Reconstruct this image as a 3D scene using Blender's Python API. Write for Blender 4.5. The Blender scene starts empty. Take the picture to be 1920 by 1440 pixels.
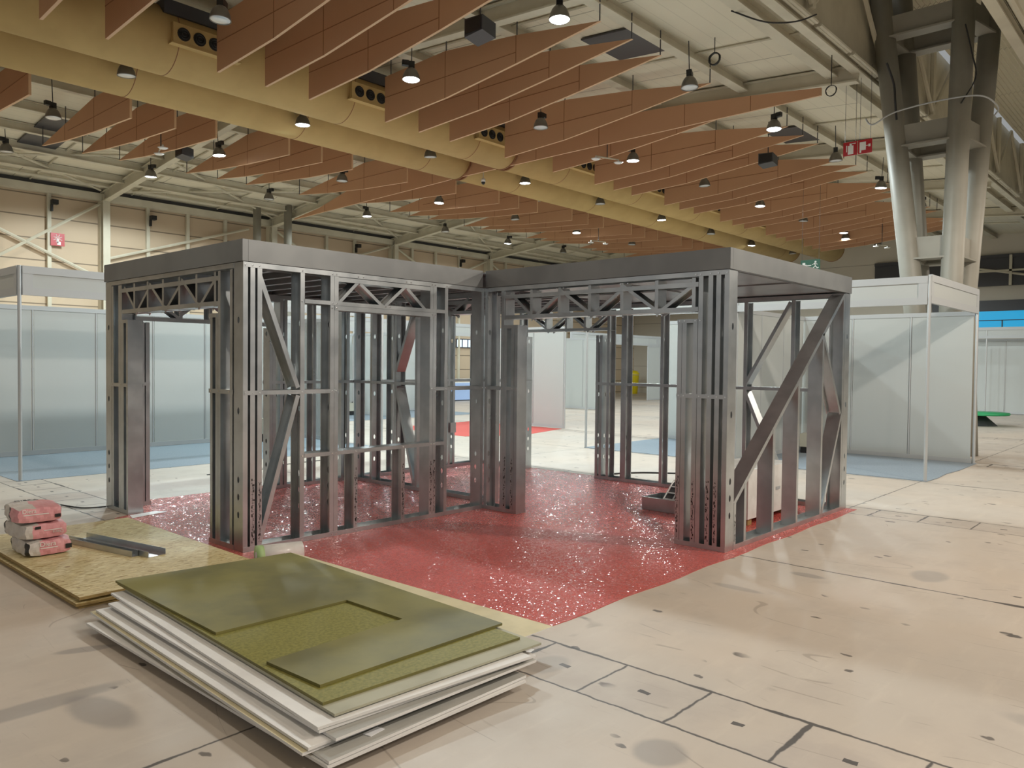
import bpy, math, random
from mathutils import Vector, Matrix
random.seed(7)
S = bpy.context.scene
C = S.collection
R = math.radians
V = Vector

# ------------------------------------------------------------------ camera
cd = bpy.data.cameras.new('camera'); cam = bpy.data.objects.new('camera', cd); C.objects.link(cam)
cd.sensor_fit = 'HORIZONTAL'; cd.sensor_width = 36; cd.lens = 36 * 1468.92 / 1920
cd.clip_start = .05; cd.clip_end = 300
fw = V((0.74113667, 0.67083503, -0.02639698)); rt = V((0.671239, -0.7411648, 0.0106273)); up = V((0.01243535, 0.02559496, 0.99959505))
cam.matrix_world = Matrix(((rt.x, up.x, -fw.x, 0), (rt.y, up.y, -fw.y, 0), (rt.z, up.z, -fw.z, 1.6), (0, 0, 0, 1)))
S.camera = cam
# ------------------------------------------------------------------ world, exposure, big lights
w = bpy.data.worlds.new('hall_air'); S.world = w; w.use_nodes = True
w.node_tree.nodes['Background'].inputs[0].default_value = (.97, 1.0, 1.0, 1)
w.node_tree.nodes['Background'].inputs[1].default_value = .25
vs = S.view_settings; vs.view_transform = 'Standard'; vs.look = 'None'; vs.gamma = 1; vs.use_curve_mapping = False
vs.exposure = 0.3
LAMP_W = 680; COOL = (.87, .98, 1.0); COOLER = (.68, 1.0, 1.0); WARM = (1.0, .90, .78); NEAR_W = 480; LEAK_W = 0

# ------------------------------------------------------------------ materials
def mat(name, col, rough=.6, metal=0, **k):
    m = bpy.data.materials.new(name); m.use_nodes = True
    b = m.node_tree.nodes['Principled BSDF']
    b.inputs['Base Color'].default_value = (*col, 1); b.inputs['Roughness'].default_value = rough; b.inputs['Metallic'].default_value = metal
    for a, v in k.items(): b.inputs[a.replace('_', ' ')].default_value = v
    return m
class NT:
    def __init__(s, m): s.m = m; s.t = m.node_tree; s.b = s.t.nodes['Principled BSDF']
    def n(s, ty, **k):
        x = s.t.nodes.new(ty)
        for a, v in k.items(): setattr(x, a, v)
        return x
    def put(s, inp, v):
        if hasattr(v, 'is_output'): s.t.links.new(v, inp)
        else: inp.default_value = v
    def M(s, op, a, b=0., c=0., clamp=False):
        x = s.n('ShaderNodeMath', operation=op, use_clamp=clamp)
        for i, v in enumerate((a, b, c)): s.put(x.inputs[i], v)
        return x.outputs[0]
    def noise(s, vec, scale, detail=3, rough=.55, dist=0):
        x = s.n('ShaderNodeTexNoise'); s.put(x.inputs['Vector'], vec)
        for a, v in (('Scale', scale), ('Detail', detail), ('Roughness', rough), ('Distortion', dist)): x.inputs[a].default_value = v
        return x.outputs[0]
    def vmap(s, vec, scale=(1, 1, 1), rot=(0, 0, 0), loc=(0, 0, 0)):
        x = s.n('ShaderNodeMapping'); s.put(x.inputs[0], vec); x.inputs['Scale'].default_value = scale; x.inputs['Rotation'].default_value = rot; x.inputs['Location'].default_value = loc
        return x.outputs[0]
    def mix(s, f, a, b):
        x = s.n('ShaderNodeMix', data_type='RGBA'); s.put(x.inputs[0], f)
        for i, v in ((6, a), (7, b)): s.put(x.inputs[i], v if hasattr(v, 'is_output') else (*v, 1))
        return x.outputs[2]
    def step(s, v, a, b):
        x = s.n('ShaderNodeMapRange', interpolation_type='SMOOTHSTEP'); s.put(x.inputs[0], v); x.inputs[1].default_value = a; x.inputs[2].default_value = b
        return x.outputs[0]
    def pos(s): return s.n('ShaderNodeNewGeometry').outputs['Position']
    def xyz(s, v):
        x = s.n('ShaderNodeSeparateXYZ'); s.put(x.inputs[0], v); return x.outputs
    def bump(s, h, st=.3, d=.01):
        x = s.n('ShaderNodeBump'); x.inputs['Strength'].default_value = st; x.inputs['Distance'].default_value = d; s.put(x.inputs['Height'], h); return x.outputs[0]
    def line(s, v, c, hw, soft=.006):      # 1 on the line v = c
        return s.M('SUBTRACT', 1, s.step(s.M('ABSOLUTE', s.M('SUBTRACT', v, c)), hw, hw + soft))

def noisy(name, c1, c2, scale, rough=.6, metal=0, bump=0, stretch=(1, 1, 1), detail=3, rr=.0, **k):
    m = mat(name, c1, rough, metal, **k); t = NT(m)
    p = t.vmap(t.pos(), stretch); f = t.noise(p, scale, detail)
    t.put(t.b.inputs['Base Color'], t.mix(t.step(f, .35, .65), c1, c2))
    if rr: t.put(t.b.inputs['Roughness'], t.M('ADD', rough - rr, t.M('MULTIPLY', f, 2 * rr)))
    if bump: t.put(t.b.inputs['Normal'], t.bump(f, bump))
    return m

def floor_mat():
    m = mat('worn_concrete', (.55, .48, .4), .4); t = NT(m); p = t.pos(); x, y, z = t.xyz(p)
    n1 = t.noise(p, .35, 4); n2 = t.noise(p, 2.2, 5, .6); n3 = t.noise(t.vmap(p, (1, 5, 1)), 1.6, 5, .65)
    col = t.mix(t.step(n1, .3, .7), (.57, .485, .405), (.50, .455, .405))
    col = t.mix(t.M('MULTIPLY', t.step(n2, .45, .75), .45), col, (.43, .375, .33))
    col = t.mix(t.M('MULTIPLY', t.step(n3, .5, .8), .35), col, (.66, .59, .50))
    # scuffs running along one way
    sc = t.noise(t.vmap(p, (6, .5, 1), (0, 0, .15)), 5, 4, .7)
    col = t.mix(t.M('MULTIPLY', t.step(sc, .62, .74), .3), col, (.32, .29, .27))
    # chips: scattered dark flecks of two sizes
    for scl, th, soft, st in ((1.1, .022, .016, .9), (3.0, .04, .018, .8)):
        vo = t.n('ShaderNodeTexVoronoi', voronoi_dimensions='2D'); vo.inputs['Scale'].default_value = scl
        wn = t.n('ShaderNodeVectorMath', operation='ADD'); t.put(wn.inputs[0], t.vmap(p, (1, .55, 1), (0, 0, .3)))
        dn = t.n('ShaderNodeTexNoise'); t.put(dn.inputs['Vector'], p); dn.inputs['Scale'].default_value = 14
        sb = t.n('ShaderNodeVectorMath', operation='MULTIPLY'); t.put(sb.inputs[0], dn.outputs['Color']); sb.inputs[1].default_value = (.05, .05, 0)
        t.put(wn.inputs[1], sb.outputs[0]); t.put(vo.inputs['Vector'], wn.outputs[0])
        keep = t.step(t.noise(p, 1.1 * scl / 2, 2), .50, .56)
        f = t.M('MULTIPLY', t.M('SUBTRACT', 1, t.step(vo.outputs['Distance'], th, th + soft)), keep)
        col = t.mix(t.M('MULTIPLY', f, st), col, (.07, .06, .055))
    for rot, sx_, th_, lo in ((.5, 1.1, .0012, .52), (-.9, 1.7, .0012, .55), (1.9, 1.4, .001, .55)):
        q_ = t.vmap(p, (1, .28, 1), (0, 0, rot)); cn = t.noise(q_, sx_, 1, .4, .2)
        cr_ = t.M('MULTIPLY', t.line(cn, .5, th_, th_), t.step(t.noise(p, sx_ * 1.6, 2), lo, lo + .05))
        col = t.mix(t.M('MULTIPLY', cr_, .4), col, (.2, .16, .13))
    # wobble for the joint lines
    wob = t.M('MULTIPLY', t.M('SUBTRACT', t.noise(p, 9, 3), .5), .03)
    xw = t.M('ADD', x, wob); yw = t.M('ADD', y, wob)
    xm = t.M('FLOORED_MODULO', t.M('SUBTRACT', xw, 3.02), 5.78); ym = t.M('FLOORED_MODULO', t.M('SUBTRACT', yw, 3.07), 5.9)
    wid = t.M('ADD', .004, t.M('MULTIPLY', t.step(t.noise(p, 1.7, 2), .5, .75), .017))
    def wl(v, c, k=1.0):
        return t.M('SUBTRACT', 1, t.step(t.M('SUBTRACT', t.M('ABSOLUTE', t.M('SUBTRACT', v, c)), t.M('MULTIPLY', wid, k)), 0, .008))
    lines = t.M('MAXIMUM', wl(xm, .006), t.M('MAXIMUM', wl(xm, .465), t.M('MAXIMUM', wl(xm, 3.16, 1.3), wl(ym, .02, .6))))
    intr = t.M('MULTIPLY', t.M('GREATER_THAN', xm, 0.), t.M('LESS_THAN', xm, .465))
    pl = t.M('FLOORED_MODULO', t.M('SUBTRACT', yw, .32), .49)
    lines = t.M('MAXIMUM', lines, t.M('MULTIPLY', intr, wl(pl, .02, .7)))
    hx = t.M('LESS_THAN', t.M('ABSOLUTE', t.M('SUBTRACT', xm, .232)), .016); hy = t.M('LESS_THAN', t.M('ABSOLUTE', t.M('SUBTRACT', pl, .262)), .03)
    lines = t.M('MAXIMUM', lines, t.M('MULTIPLY', hx, hy))
    col = t.mix(t.M('MULTIPLY', intr, t.M('MULTIPLY', t.step(n2, .35, .6), .25)), col, (.36, .31, .29))
    col = t.mix(t.M('MULTIPLY', lines, .88), col, (.035, .03, .03))
    # dark scuff patches with a shape of their own
    def blob(cx, cy, rx, ry, ang, st, c=(.2, .19, .19)):
        nonlocal col
        q = t.vmap(p, (1 / rx, 1 / ry, 0), (0, 0, 0), (0, 0, 0))
        ca, sa = math.cos(ang), math.sin(ang)
        dx = t.M('SUBTRACT', x, cx); dy = t.M('SUBTRACT', y, cy)
        a = t.M('DIVIDE', t.M('ADD', t.M('MULTIPLY', dx, ca), t.M('MULTIPLY', dy, sa)), rx)
        b = t.M('DIVIDE', t.M('SUBTRACT', t.M('MULTIPLY', dy, ca), t.M('MULTIPLY', dx, sa)), ry)
        d = t.M('ADD', t.M('SQRT', t.M('ADD', t.M('MULTIPLY', a, a), t.M('MULTIPLY', b, b))), t.M('MULTIPLY', t.M('SUBTRACT', n2, .5), .8))
        col = t.mix(t.M('MULTIPLY', t.M('SUBTRACT', 1, t.step(d, .7, 1.1)), st), col, c)
    blob(1.05, 4.0, .55, .085, 0, .5); blob(1.37, 3.72, .11, .27, .15, .5); blob(2.79, 1.68, .12, .12, 0, .5)
    blob(5.95, 2.3, .06, .14, 0, .45); blob(5.25, 2.55, .05, .22, 0, .35); blob(6.6, 1.62, .2, .14, 0, .4)
    blob(1.6, 4.6, .05, .16, 1.2, .5); blob(1.25, 5.5, .16, .05, -.1, .6); blob(4.2, .5, .1, .25, 0, .3); blob(3.2, 2.62, .15, .1, 0, .35)
    t.put(t.b.inputs['Base Color'], col)
    t.put(t.b.inputs['Roughness'], t.M('ADD', .36, t.M('MULTIPLY', n2, .3)))
    t.put(t.b.inputs['Normal'], t.bump(n2, .06, .01))
    return m

def carpet_mat(name='film_covered_red_carpet', film=True):
    m = mat(name, (.42, .055, .05), .75); t = NT(m); p = t.pos()
    n = t.noise(p, 1.3, 3); g = t.noise(p, 300, 1)
    c = t.mix(n, (.56, .085, .07), (.64, .12, .10)); t.put(t.b.inputs['Base Color'], t.mix(t.M('MULTIPLY', g, .3), c, (.42, .05, .045)))
    if film:
        t.b.inputs['Coat Weight'].default_value = .9; t.b.inputs['Coat Roughness'].default_value = .11; t.b.inputs['Coat IOR'].default_value = 1.5
        def vm(op, a, b_):
            x = t.n('ShaderNodeVectorMath', operation=op); t.put(x.inputs[0], a)
            if op == 'SCALE': x.inputs[3].default_value = b_
            elif b_ is not None: t.put(x.inputs[1], b_)
            return x.outputs[0]
        vo = t.n('ShaderNodeTexVoronoi'); vo.inputs['Scale'].default_value = 105; t.put(vo.inputs['Vector'], p)
        v2 = t.n('ShaderNodeTexVoronoi'); v2.inputs['Scale'].default_value = 38; t.put(v2.inputs['Vector'], p)
        bg = t.n('ShaderNodeTexNoise'); bg.inputs['Scale'].default_value = 2.6; bg.inputs['Distortion'].default_value = 1.2; t.put(bg.inputs['Vector'], t.vmap(p, (1, 2, 1), (0, 0, .5)))
        off = vm('ADD', vm('SCALE', vm('SUBTRACT', vo.outputs['Color'], (.5, .5, .5)), .5), vm('SCALE', vm('SUBTRACT', v2.outputs['Color'], (.5, .5, .5)), .14))
        off = vm('ADD', off, vm('SCALE', vm('SUBTRACT', bg.outputs['Color'], (.5, .5, .5)), .16))
        nn = vm('NORMALIZE', vm('ADD', vm('MULTIPLY', off, (1, 1, 0)), (0, 0, 1)), None)
        t.put(t.b.inputs['Coat Normal'], nn)
    return m

def osb_mat():
    m = mat('osb_flakes', (.66, .55, .31), .6); t = NT(m); p = t.pos(); col = (.66, .56, .31)
    for i, (rot, a, b) in enumerate(((.3, (.44, .32, .12), .58), (1.5, (.80, .72, .46), .57), (2.5, (.36, .24, .10), .63), (.9, (.76, .65, .37), .58))):
        f = t.noise(t.vmap(p, (1, 3.2, 1), (0, 0, rot), (i * 3.1, i, 0)), 13, 2, .5, .6)
        col = t.mix(t.step(f, b, b + .06), col, a)
    t.put(t.b.inputs['Base Color'], col); return m

def panel_lines(name, col, zs, hw, lcol, rough=.6, zper=None):
    m = mat(name, col, rough); t = NT(m); p = t.pos(); x, y, z = t.xyz(p)
    zz = t.M('FLOORED_MODULO', t.M('SUBTRACT', z, zs), zper)
    n = t.noise(p, .8, 3)
    c = t.mix(n, col, tuple(v * .9 for v in col))
    t.put(t.b.inputs['Base Color'], t.mix(t.M('MULTIPLY', t.M('LESS_THAN', zz, hw), .85), c, lcol)); return m

def roof_mat():
    m = mat('cream_roof_sheet', (.5, .45, .33), .65); t = NT(m); p = t.pos(); x, y, z = t.xyz(p)
    n = t.noise(p, .7, 4); c = t.mix(n, (.74, .69, .55), (.66, .61, .48))
    a = t.M('LESS_THAN', t.M('FLOORED_MODULO', y, .3), .012); b = t.M('LESS_THAN', t.M('FLOORED_MODULO', x, 3.42), .025)
    t.put(t.b.inputs['Base Color'], t.mix(t.M('MULTIPLY', t.M('MAXIMUM', t.M('MULTIPLY', a, .35), b), .7), c, (.2, .18, .13))); return m

def baffle_mat():
    m = mat('perforated_orange_baffle', (.48, .22, .10), .6); t = NT(m); p = t.pos(); x, y, z = t.xyz(p)
    f = t.n('ShaderNodeTexVoronoi'); f.inputs['Scale'].default_value = 40; f.inputs['Randomness'].default_value = 0; t.put(f.inputs['Vector'], p)
    n = t.noise(p, 1.2, 3); c = t.mix(n, (.54, .30, .165), (.49, .26, .14))
    t.put(t.b.inputs['Base Color'], t.mix(t.M('MULTIPLY', t.M('LESS_THAN', f.outputs['Distance'], .25), .25), c, (.25, .11, .05))); return m

STAMP = 1
STEEL = noisy('galvanised_steel', (.46, .49, .505), (.56, .59, .605), 3.5, .3, .88, rr=.06)
FASCIA = noisy('fascia_sheet_steel', (.19, .20, .205), (.235, .247, .25), 1.6, .45, .6, rr=.06)
DECK = noisy('roof_soffit_steel', (.27, .28, .29), (.34, .35, .36), 2.0, .4, .6, rr=.06)
SCREW = mat('zinc_screw', (.85, .85, .85), .2, 1)
FLOOR = floor_mat(); CARPET = carpet_mat(); REDPLAIN = carpet_mat('plain_red_carpet', False)
GREYCARPET = noisy('blue_grey_carpet', (.23, .28, .33), (.27, .32, .37), 60, .9)
OSB = osb_mat(); OSBE = noisy('osb_edge', (.38, .27, .10), (.28, .19, .07), 30, .7, stretch=(1, 1, 6))
GYP = noisy('white_plasterboard_paper', (.78, .77, .75), (.72, .71, .7), 4, .7)
GYPB = noisy('grey_plasterboard_back', (.36, .355, .33), (.42, .41, .38), 4, .75)
CREAMB = noisy('cream_plasterboard_edge', (.62, .55, .36), (.55, .49, .32), 6, .75)
OLIVE = noisy('olive_fibreboard', (.17, .16, .03), (.245, .225, .05), 55, .65, detail=4)
OLIVED = noisy('dusty_olive_fibreboard', (.13, .12, .04), (.21, .19, .055), 1.6, .6, detail=7)
GREYB = noisy('grey_cement_board', (.37, .36, .27), (.42, .41, .31), 5, .7)
WHITEP = mat('white_booth_panel', (.47, .495, .485), .45)
ALU = mat('grey_aluminium', (.52, .54, .55), .4, .5)
ALUD = mat('grey_booth_rail', (.46, .48, .49), .5, .1)
ROOF = roof_mat(); CREAM = noisy('cream_paint', (.62, .58, .46), (.55, .51, .40), 1.5, .55)
COLM = noisy('pale_column_paint', (.31, .295, .25), (.27, .257, .215), 1.5, .5)
WALLM = panel_lines('beige_wall_panel', (.60, .47, .33), .055, .035, (.16, .12, .08), .65, .617)
ENDW = panel_lines('pale_end_wall_panel', (.60, .55, .46), .3, .03, (.3, .27, .22), .65, 1.2)
DUCT = noisy('ochre_duct_fabric', (.55, .385, .155), (.50, .345, .135), 1.5, .75)
BAFF = baffle_mat(); BAFFE = mat('pale_baffle_edge', (.66, .43, .26), .55); SEAM = mat('baffle_seam', (.26, .11, .045), .6)
BLACK = mat('black_plastic', (.015, .015, .015), .45); DARK = mat('dark_grey_paint', (.06, .06, .065), .5)
SHADE = mat('grey_lamp_shade', (.17, .155, .13), .35, .3); GLASS = mat('lamp_glass', (.62, .64, .66), .15, .4)
BULB = mat('lit_lamp_lens', (1, 1, 1), .4); BULB.node_tree.nodes['Principled BSDF'].inputs['Emission Color'].default_value = (.93, 1, 1, 1); BULB.node_tree.nodes['Principled BSDF'].inputs['Emission Strength'].default_value = 14
REDS = mat('sign_red', (.45, .012, .02), .4); WHITES = mat('sign_white', (.85, .85, .82), .5); GREENS = mat('sign_green', (.005, .10, .05), .4)
PINK = noisy('pink_bag_paper', (.78, .37, .40), (.70, .30, .33), 9, .5, bump=.5); BAGW = noisy('white_bag_paper', (.66, .62, .58), (.58, .54, .51), 9, .5, bump=.5)
FILMW = noisy('white_film_wrap', (.80, .79, .76), (.70, .68, .65), 6, .3, bump=.5); ROLLG = mat('pale_green_roll_end', (.42, .60, .28), .5)
YELLOW = mat('yellow_plastic', (.75, .58, .01), .4); GREENT = mat('green_table_top', (.03, .33, .13), .4); BLUEC = mat('pale_blue_cloth', (.40, .55, .85), .7)
WHITE = mat('white_plastic', (.85, .86, .85), .35); PAPER = mat('white_paper', (.82, .83, .86), .35)
NIGHT = mat('dark_upper_cladding', (.055, .055, .06), .45); BEIGEBOX = mat('beige_enamel', (.55, .54, .45), .45)
CYAN = mat('lit_blue_window', (.02, .2, .4), .2); t_ = CYAN.node_tree.nodes['Principled BSDF']; t_.inputs['Emission Color'].default_value = (.02, .42, .75, 1); t_.inputs['Emission Strength'].default_value = .5
PANEW = mat('daylit_pane', (.5, .6, .7), .2); t_ = PANEW.node_tree.nodes['Principled BSDF']; t_.inputs['Emission Color'].default_value = (.7, .82, 1, 1); t_.inputs['Emission Strength'].default_value = .9

# ------------------------------------------------------------------ mesh builder and linking
class MB:
    def __init__(s): s.v = []; s.f = []; s.m = []
    def add(s, vs, fs, m=0):
        o = len(s.v); s.v += [tuple(v) for v in vs]; s.f += [tuple(i + o for i in f) for f in fs]; s.m += [m] * len(fs); return s
    def box(s, x0, x1, y0, y1, z0, z1, m=0):
        vs = [(x, y, z) for x in (x0, x1) for y in (y0, y1) for z in (z0, z1)]
        return s.add(vs, [(0, 1, 3, 2), (4, 6, 7, 5), (0, 4, 5, 1), (2, 3, 7, 6), (0, 2, 6, 4), (1, 5, 7, 3)], m)
    def prism(s, poly, z0, z1, m=0, ms=None):
        n = len(poly); vs = [(x, y, z0) for x, y in poly] + [(x, y, z1) for x, y in poly]
        s.add(vs, [tuple(range(n))[::-1], tuple(range(n, 2 * n))], m)
        return s.add(vs, [(i, (i + 1) % n, n + (i + 1) % n, n + i) for i in range(n)], m if ms is None else ms)
    def sweep(s, prof, p0, p1, a, b, m=0):     # extrude a 2D profile (a, b axes) from p0 to p1
        p0, p1, a, b = V(p0), V(p1), V(a).normalized(), V(b).normalized(); n = len(prof)
        vs = [p + a * x + b * y for p in (p0, p1) for x, y in prof]
        return s.add(vs, [tuple(range(n))[::-1], tuple(range(n, 2 * n))] + [(i, (i + 1) % n, n + (i + 1) % n, n + i) for i in range(n)], m)
    def tube(s, pts, r, seg=8, m=0, r1=None, cap=True):
        pts = [V(p) for p in pts]; rings = []; N = len(pts)
        for i, p in enumerate(pts):
            d = (pts[min(i + 1, N - 1)] - pts[max(i - 1, 0)]).normalized()
            a = d.cross(V((0, 0, 1)) if abs(d.z) < .9 else V((1, 0, 0))).normalized(); b = d.cross(a)
            q = r if r1 is None else r + (r1 - r) * i / (N - 1)
            rings.append([p + (a * math.cos(k * 2 * math.pi / seg) + b * math.sin(k * 2 * math.pi / seg)) * q for k in range(seg)])
        vs = [v for g in rings for v in g]; fs = [(i * seg + k, i * seg + (k + 1) % seg, (i + 1) * seg + (k + 1) % seg, (i + 1) * seg + k) for i in range(N - 1) for k in range(seg)]
        if cap: fs += [tuple(range(seg))[::-1], tuple(range((N - 1) * seg, N * seg))]
        return s.add(vs, fs, m)
    def lathe(s, prof, c=(0, 0, 0), seg=20, m=0):      # (r, z) profile about a vertical axis
        vs = [(c[0] + r * math.cos(k * 2 * math.pi / seg), c[1] + r * math.sin(k * 2 * math.pi / seg), c[2] + z) for r, z in prof for k in range(seg)]
        return s.add(vs, [(i * seg + k, i * seg + (k + 1) % seg, (i + 1) * seg + (k + 1) % seg, (i + 1) * seg + k) for i in range(len(prof) - 1) for k in range(seg)], m)
    def disc(s, c, n, r, seg=10, m=0, h=.004):
        n = V(n).normalized(); c = V(c); return s.tube([c, c + n * h], r, seg, m)
    def build(s, name, mats, parent=None, o=(0, 0, 0), smooth=False):
        me = bpy.data.meshes.new(name); o = V(o)
        me.from_pydata([V(v) - o for v in s.v], [], s.f)
        for m in (mats if isinstance(mats, (list, tuple)) else [mats]): me.materials.append(m)
        me.polygons.foreach_set('material_index', s.m)
        if smooth: me.polygons.foreach_set('use_smooth', [True] * len(s.f))
        me.update()
        ob = bpy.data.objects.new(name, me); C.objects.link(ob)
        if parent: ob.parent = parent
        else: ob.location = o
        return ob
def tag(o, label=None, cat=None, group=None, kind=None):
    for k, v in (('label', label), ('category', cat), ('group', group), ('kind', kind)):
        if v: o[k] = v
    return o
def thing(name, label, cat, loc=(0, 0, 0), group=None):
    o = bpy.data.objects.new(name, None); C.objects.link(o); o.location = loc; o.empty_display_size = .1
    return tag(o, label, cat, group)
def struct(name, mb, m, smooth=False): return tag(mb.build(name, m, smooth=smooth), kind='structure')
def dup(root, loc, label=None):
    r = root.copy(); C.objects.link(r); r.location = loc
    if label: r['label'] = label
    for ch in list(root.children):
        c = ch.copy(); C.objects.link(c); c.parent = r
        for g in ch.children:
            d = g.copy(); C.objects.link(d); d.parent = c
    return r
NTH = ['first', 'second', 'third', 'fourth', 'fifth', 'sixth', 'seventh', 'eighth', 'ninth', 'tenth', 'eleventh', 'twelfth']

# ================================================================== SETTING
m = MB(); m.add([(-14, -16, 0), (60, -16, 0), (60, 40, 0), (-14, 40, 0)], [(0, 1, 2, 3)]); m.add([(-14, -16, -.1), (60, -16, -.1), (60, 40, -.1), (-14, 40, -.1)], [(3, 2, 1, 0)])
struct('floor', m, FLOOR)
# roof of the hall: two slopes of the near bay, the valley at the columns, and the next bay
def zroof(y): return 6.62 + (25 - y) * .1013 if y > 13.84 else 7.75 - (13.84 - y) * .0766
m = MB()
def slab(y0, z0, y1, z1, x0=-12, x1=38.2, t=.06):
    m.add([(x0, y0, z0), (x1, y0, z0), (x1, y1, z1), (x0, y1, z1), (x0, y0, z0 + t), (x1, y0, z0 + t), (x1, y1, z1 + t), (x0, y1, z1 + t)],
          [(0, 3, 2, 1), (4, 5, 6, 7), (0, 1, 5, 4), (2, 3, 7, 6), (0, 4, 7, 3), (1, 2, 6, 5)])
slab(25.3, 6.6, 13.84, 7.75); slab(13.84, 7.75, 4.95, zroof(4.95)); slab(2.5, 7.05, -7, 7.75); slab(-7, 7.75, -16, 7.05)
struct('ceiling', m, ROOF)
m = MB()
k = 0
while 2.4 + k * .1 < 4.8:          # corrugated strip high over the column line
    y = 2.4 + k * .1; m.add([(-12, y, 8.75), (38, y, 8.75), (38, y + .05, 8.8), (-12, y + .05, 8.8), (38, y + .1, 8.75), (-12, y + .1, 8.75)], [(0, 1, 2, 3), (3, 2, 4, 5)]); k += 1
struct('trim_1', m, ROOF)
m = MB(); m.box(-12, 38, 25, 25.2, 0, 6.8); struct('wall_left', m, WALLM)
m = MB(); m.box(38, 38.2, -16, 25.2, 0, 8.9); struct('wall_end', m, ENDW)
m = MB(); m.box(37.86, 37.97, -14, 11.9, 5.05, 6.32); m.box(37.8, 37.9, -14, 11.9, 6.2, 6.34)
struct('trim_2', m, NIGHT)
m = MB(); m.box(37.75, 37.85, -14, 9, 5.62, 5.7); m.tube([(37.8, 8.3, 5.9), (37.8, 4.8, 5.2)], .05, 6); m.box(37.75, 37.85, 6.5, 6.6, 5.05, 6.3); struct('trim_3', m, CREAM)
m = MB(); m.box(37.9, 37.98, -10, 10, 4.0, 4.45); struct('trim_4', m, NIGHT)
wn = tag(MB().box(37.93, 37.98, -10, 9.6, 3.3, 4.0).build('window_2', CYAN), kind='structure')
f = MB(); f.box(37.88, 37.95, -10, 9.6, 3.2, 3.3)
for q in range(9): f.box(37.88, 37.95, 9.0 - q * 1.1, 9.04 - q * 1.1, 3.3, 3.62)
f.box(37.88, 37.95, -10, 9.6, 3.6, 3.63); f.build('window_frame', DARK, wn)
# wall posts, rail and bracing on the left wall
for i, x in enumerate((-1.2, 3.6, 9.2, 14.75, 20.2, 25.7, 31.2)):
    m = MB(); m.box(x - .1, x + .1, 24.78, 24.99, 0, 6.45); m.box(x - .02, x + .02, 24.6, 24.78, 0, 6.45); m.box(x - .1, x + .1, 24.58, 24.6, 0, 6.45); struct('wall_column', m, CREAM)
    m = MB(); m.sweep([(-.09, 0), (.09, 0), (.09, .03), (.02, .03), (.02, .27), (.09, .27), (.09, .3), (-.09, .3), (-.09, .27), (-.02, .27), (-.02, .03), (-.09, .03)], (x, 24.8, 6.25), (x, 13.84, 7.38), (1, 0, 0), (0, .1, 1))
    struct('roof_rafter', m, CREAM)
    m = MB(); m.sweep([(-.09, 0), (.09, 0), (.09, .03), (.02, .03), (.02, .27), (.09, .27), (.09, .3), (-.09, .3), (-.09, .27), (-.02, .27), (-.02, .03), (-.09, .03)], (x, 13.8, 7.4), (x, 5.0, 6.74), (1, 0, 0), (0, -.1, 1))
    struct('roof_rafter', m, CREAM)
for x in (5.1, 6.45, 7.76, 10.54, 11.81, 13.1, 17.12, 18.4, 21.3, 22.6, 24.0, 27.0, 28.4, 29.8):
    m = MB(); m.box(x - .05, x + .05, 24.88, 24.98, 0, 6.42); struct('wall_post', m, CREAM)
m = MB(); m.box(-12, 38, 24.72, 24.98, 6.3, 6.5); struct('trim_5', m, CREAM)
m = MB(); m.box(-12, 38, 24.9, 24.98, 6.5, 6.75); struct('trim_6', m, DARK)
m = MB(); m.tube([(-12, 24.2, 6.62), (38, 24.2, 6.62)], .045, 8)
for q in range(30): m.tube([(-10 + q * 1.6, 24.2, 6.62), (-10 + q * 1.6, 24.2, 6.72)], .012, 5)
struct('trim_7', m, CREAM)
for a, b in (((5.9, 4.0), (9.1, 6.2)), ((5.9, 5.4), (9.1, 4.0)), ((9.3, 4.6), (13.9, 6.1)), ((14.9, 6.2), (17.1, 5.0)), ((14.9, 4.5), (20.0, 6.2)), ((20.4, 6.2), (22.5, 5.2)), ((23, 5.1), (25.6, 6.2)), ((25.8, 6.2), (28.3, 5.0))):
    m = MB(); m.tube([(a[0], 24.83, a[1]), (b[0], 24.83, b[1])], .045, 6); struct('wall_brace', m, CREAM)
for y in (23.3, 22.0, 20.75, 19.4, 17.9, 16.3, 11.6, 9.15, 7.19, 5.45):
    z = zroof(y); wd = .1 if y < 13 else .07
    m = MB(); m.sweep([(-wd, 0), (wd, 0), (wd, .02), (.015, .02), (.015, .18), (wd, .18), (wd, .2), (-wd, .2), (-wd, .18), (-.015, .18), (-.015, .02), (-wd, .02)], (-12, y, z - .2), (38, y, z - .2), (0, 1, 0), (0, 0, 1))
    struct('roof_purlin', m, CREAM)
for q in range(14):       # thin sag ties between purlins
    x = -1 + q * 2.75
    for y0, y1 in ((24.8, 14.2), (13.4, 4.9)):
        m = MB(); m.tube([(x, y0, zroof(y0) - .03), (x, y1, zroof(y1) - .03)], .022, 5); struct('roof_tie', m, CREAM)
for x0 in (3.7, 9.3, 14.9, 20.4):
    m = MB(); m.tube([(x0, 20.9, 6.95), (x0 + 5.3, 24.5, 6.55)], .035, 6); struct('roof_brace', m, CREAM)
    m = MB(); m.tube([(x0, 24.5, 6.55), (x0 + 5.3, 20.9, 6.95)], .035, 6); struct('roof_brace', m, CREAM)
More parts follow.
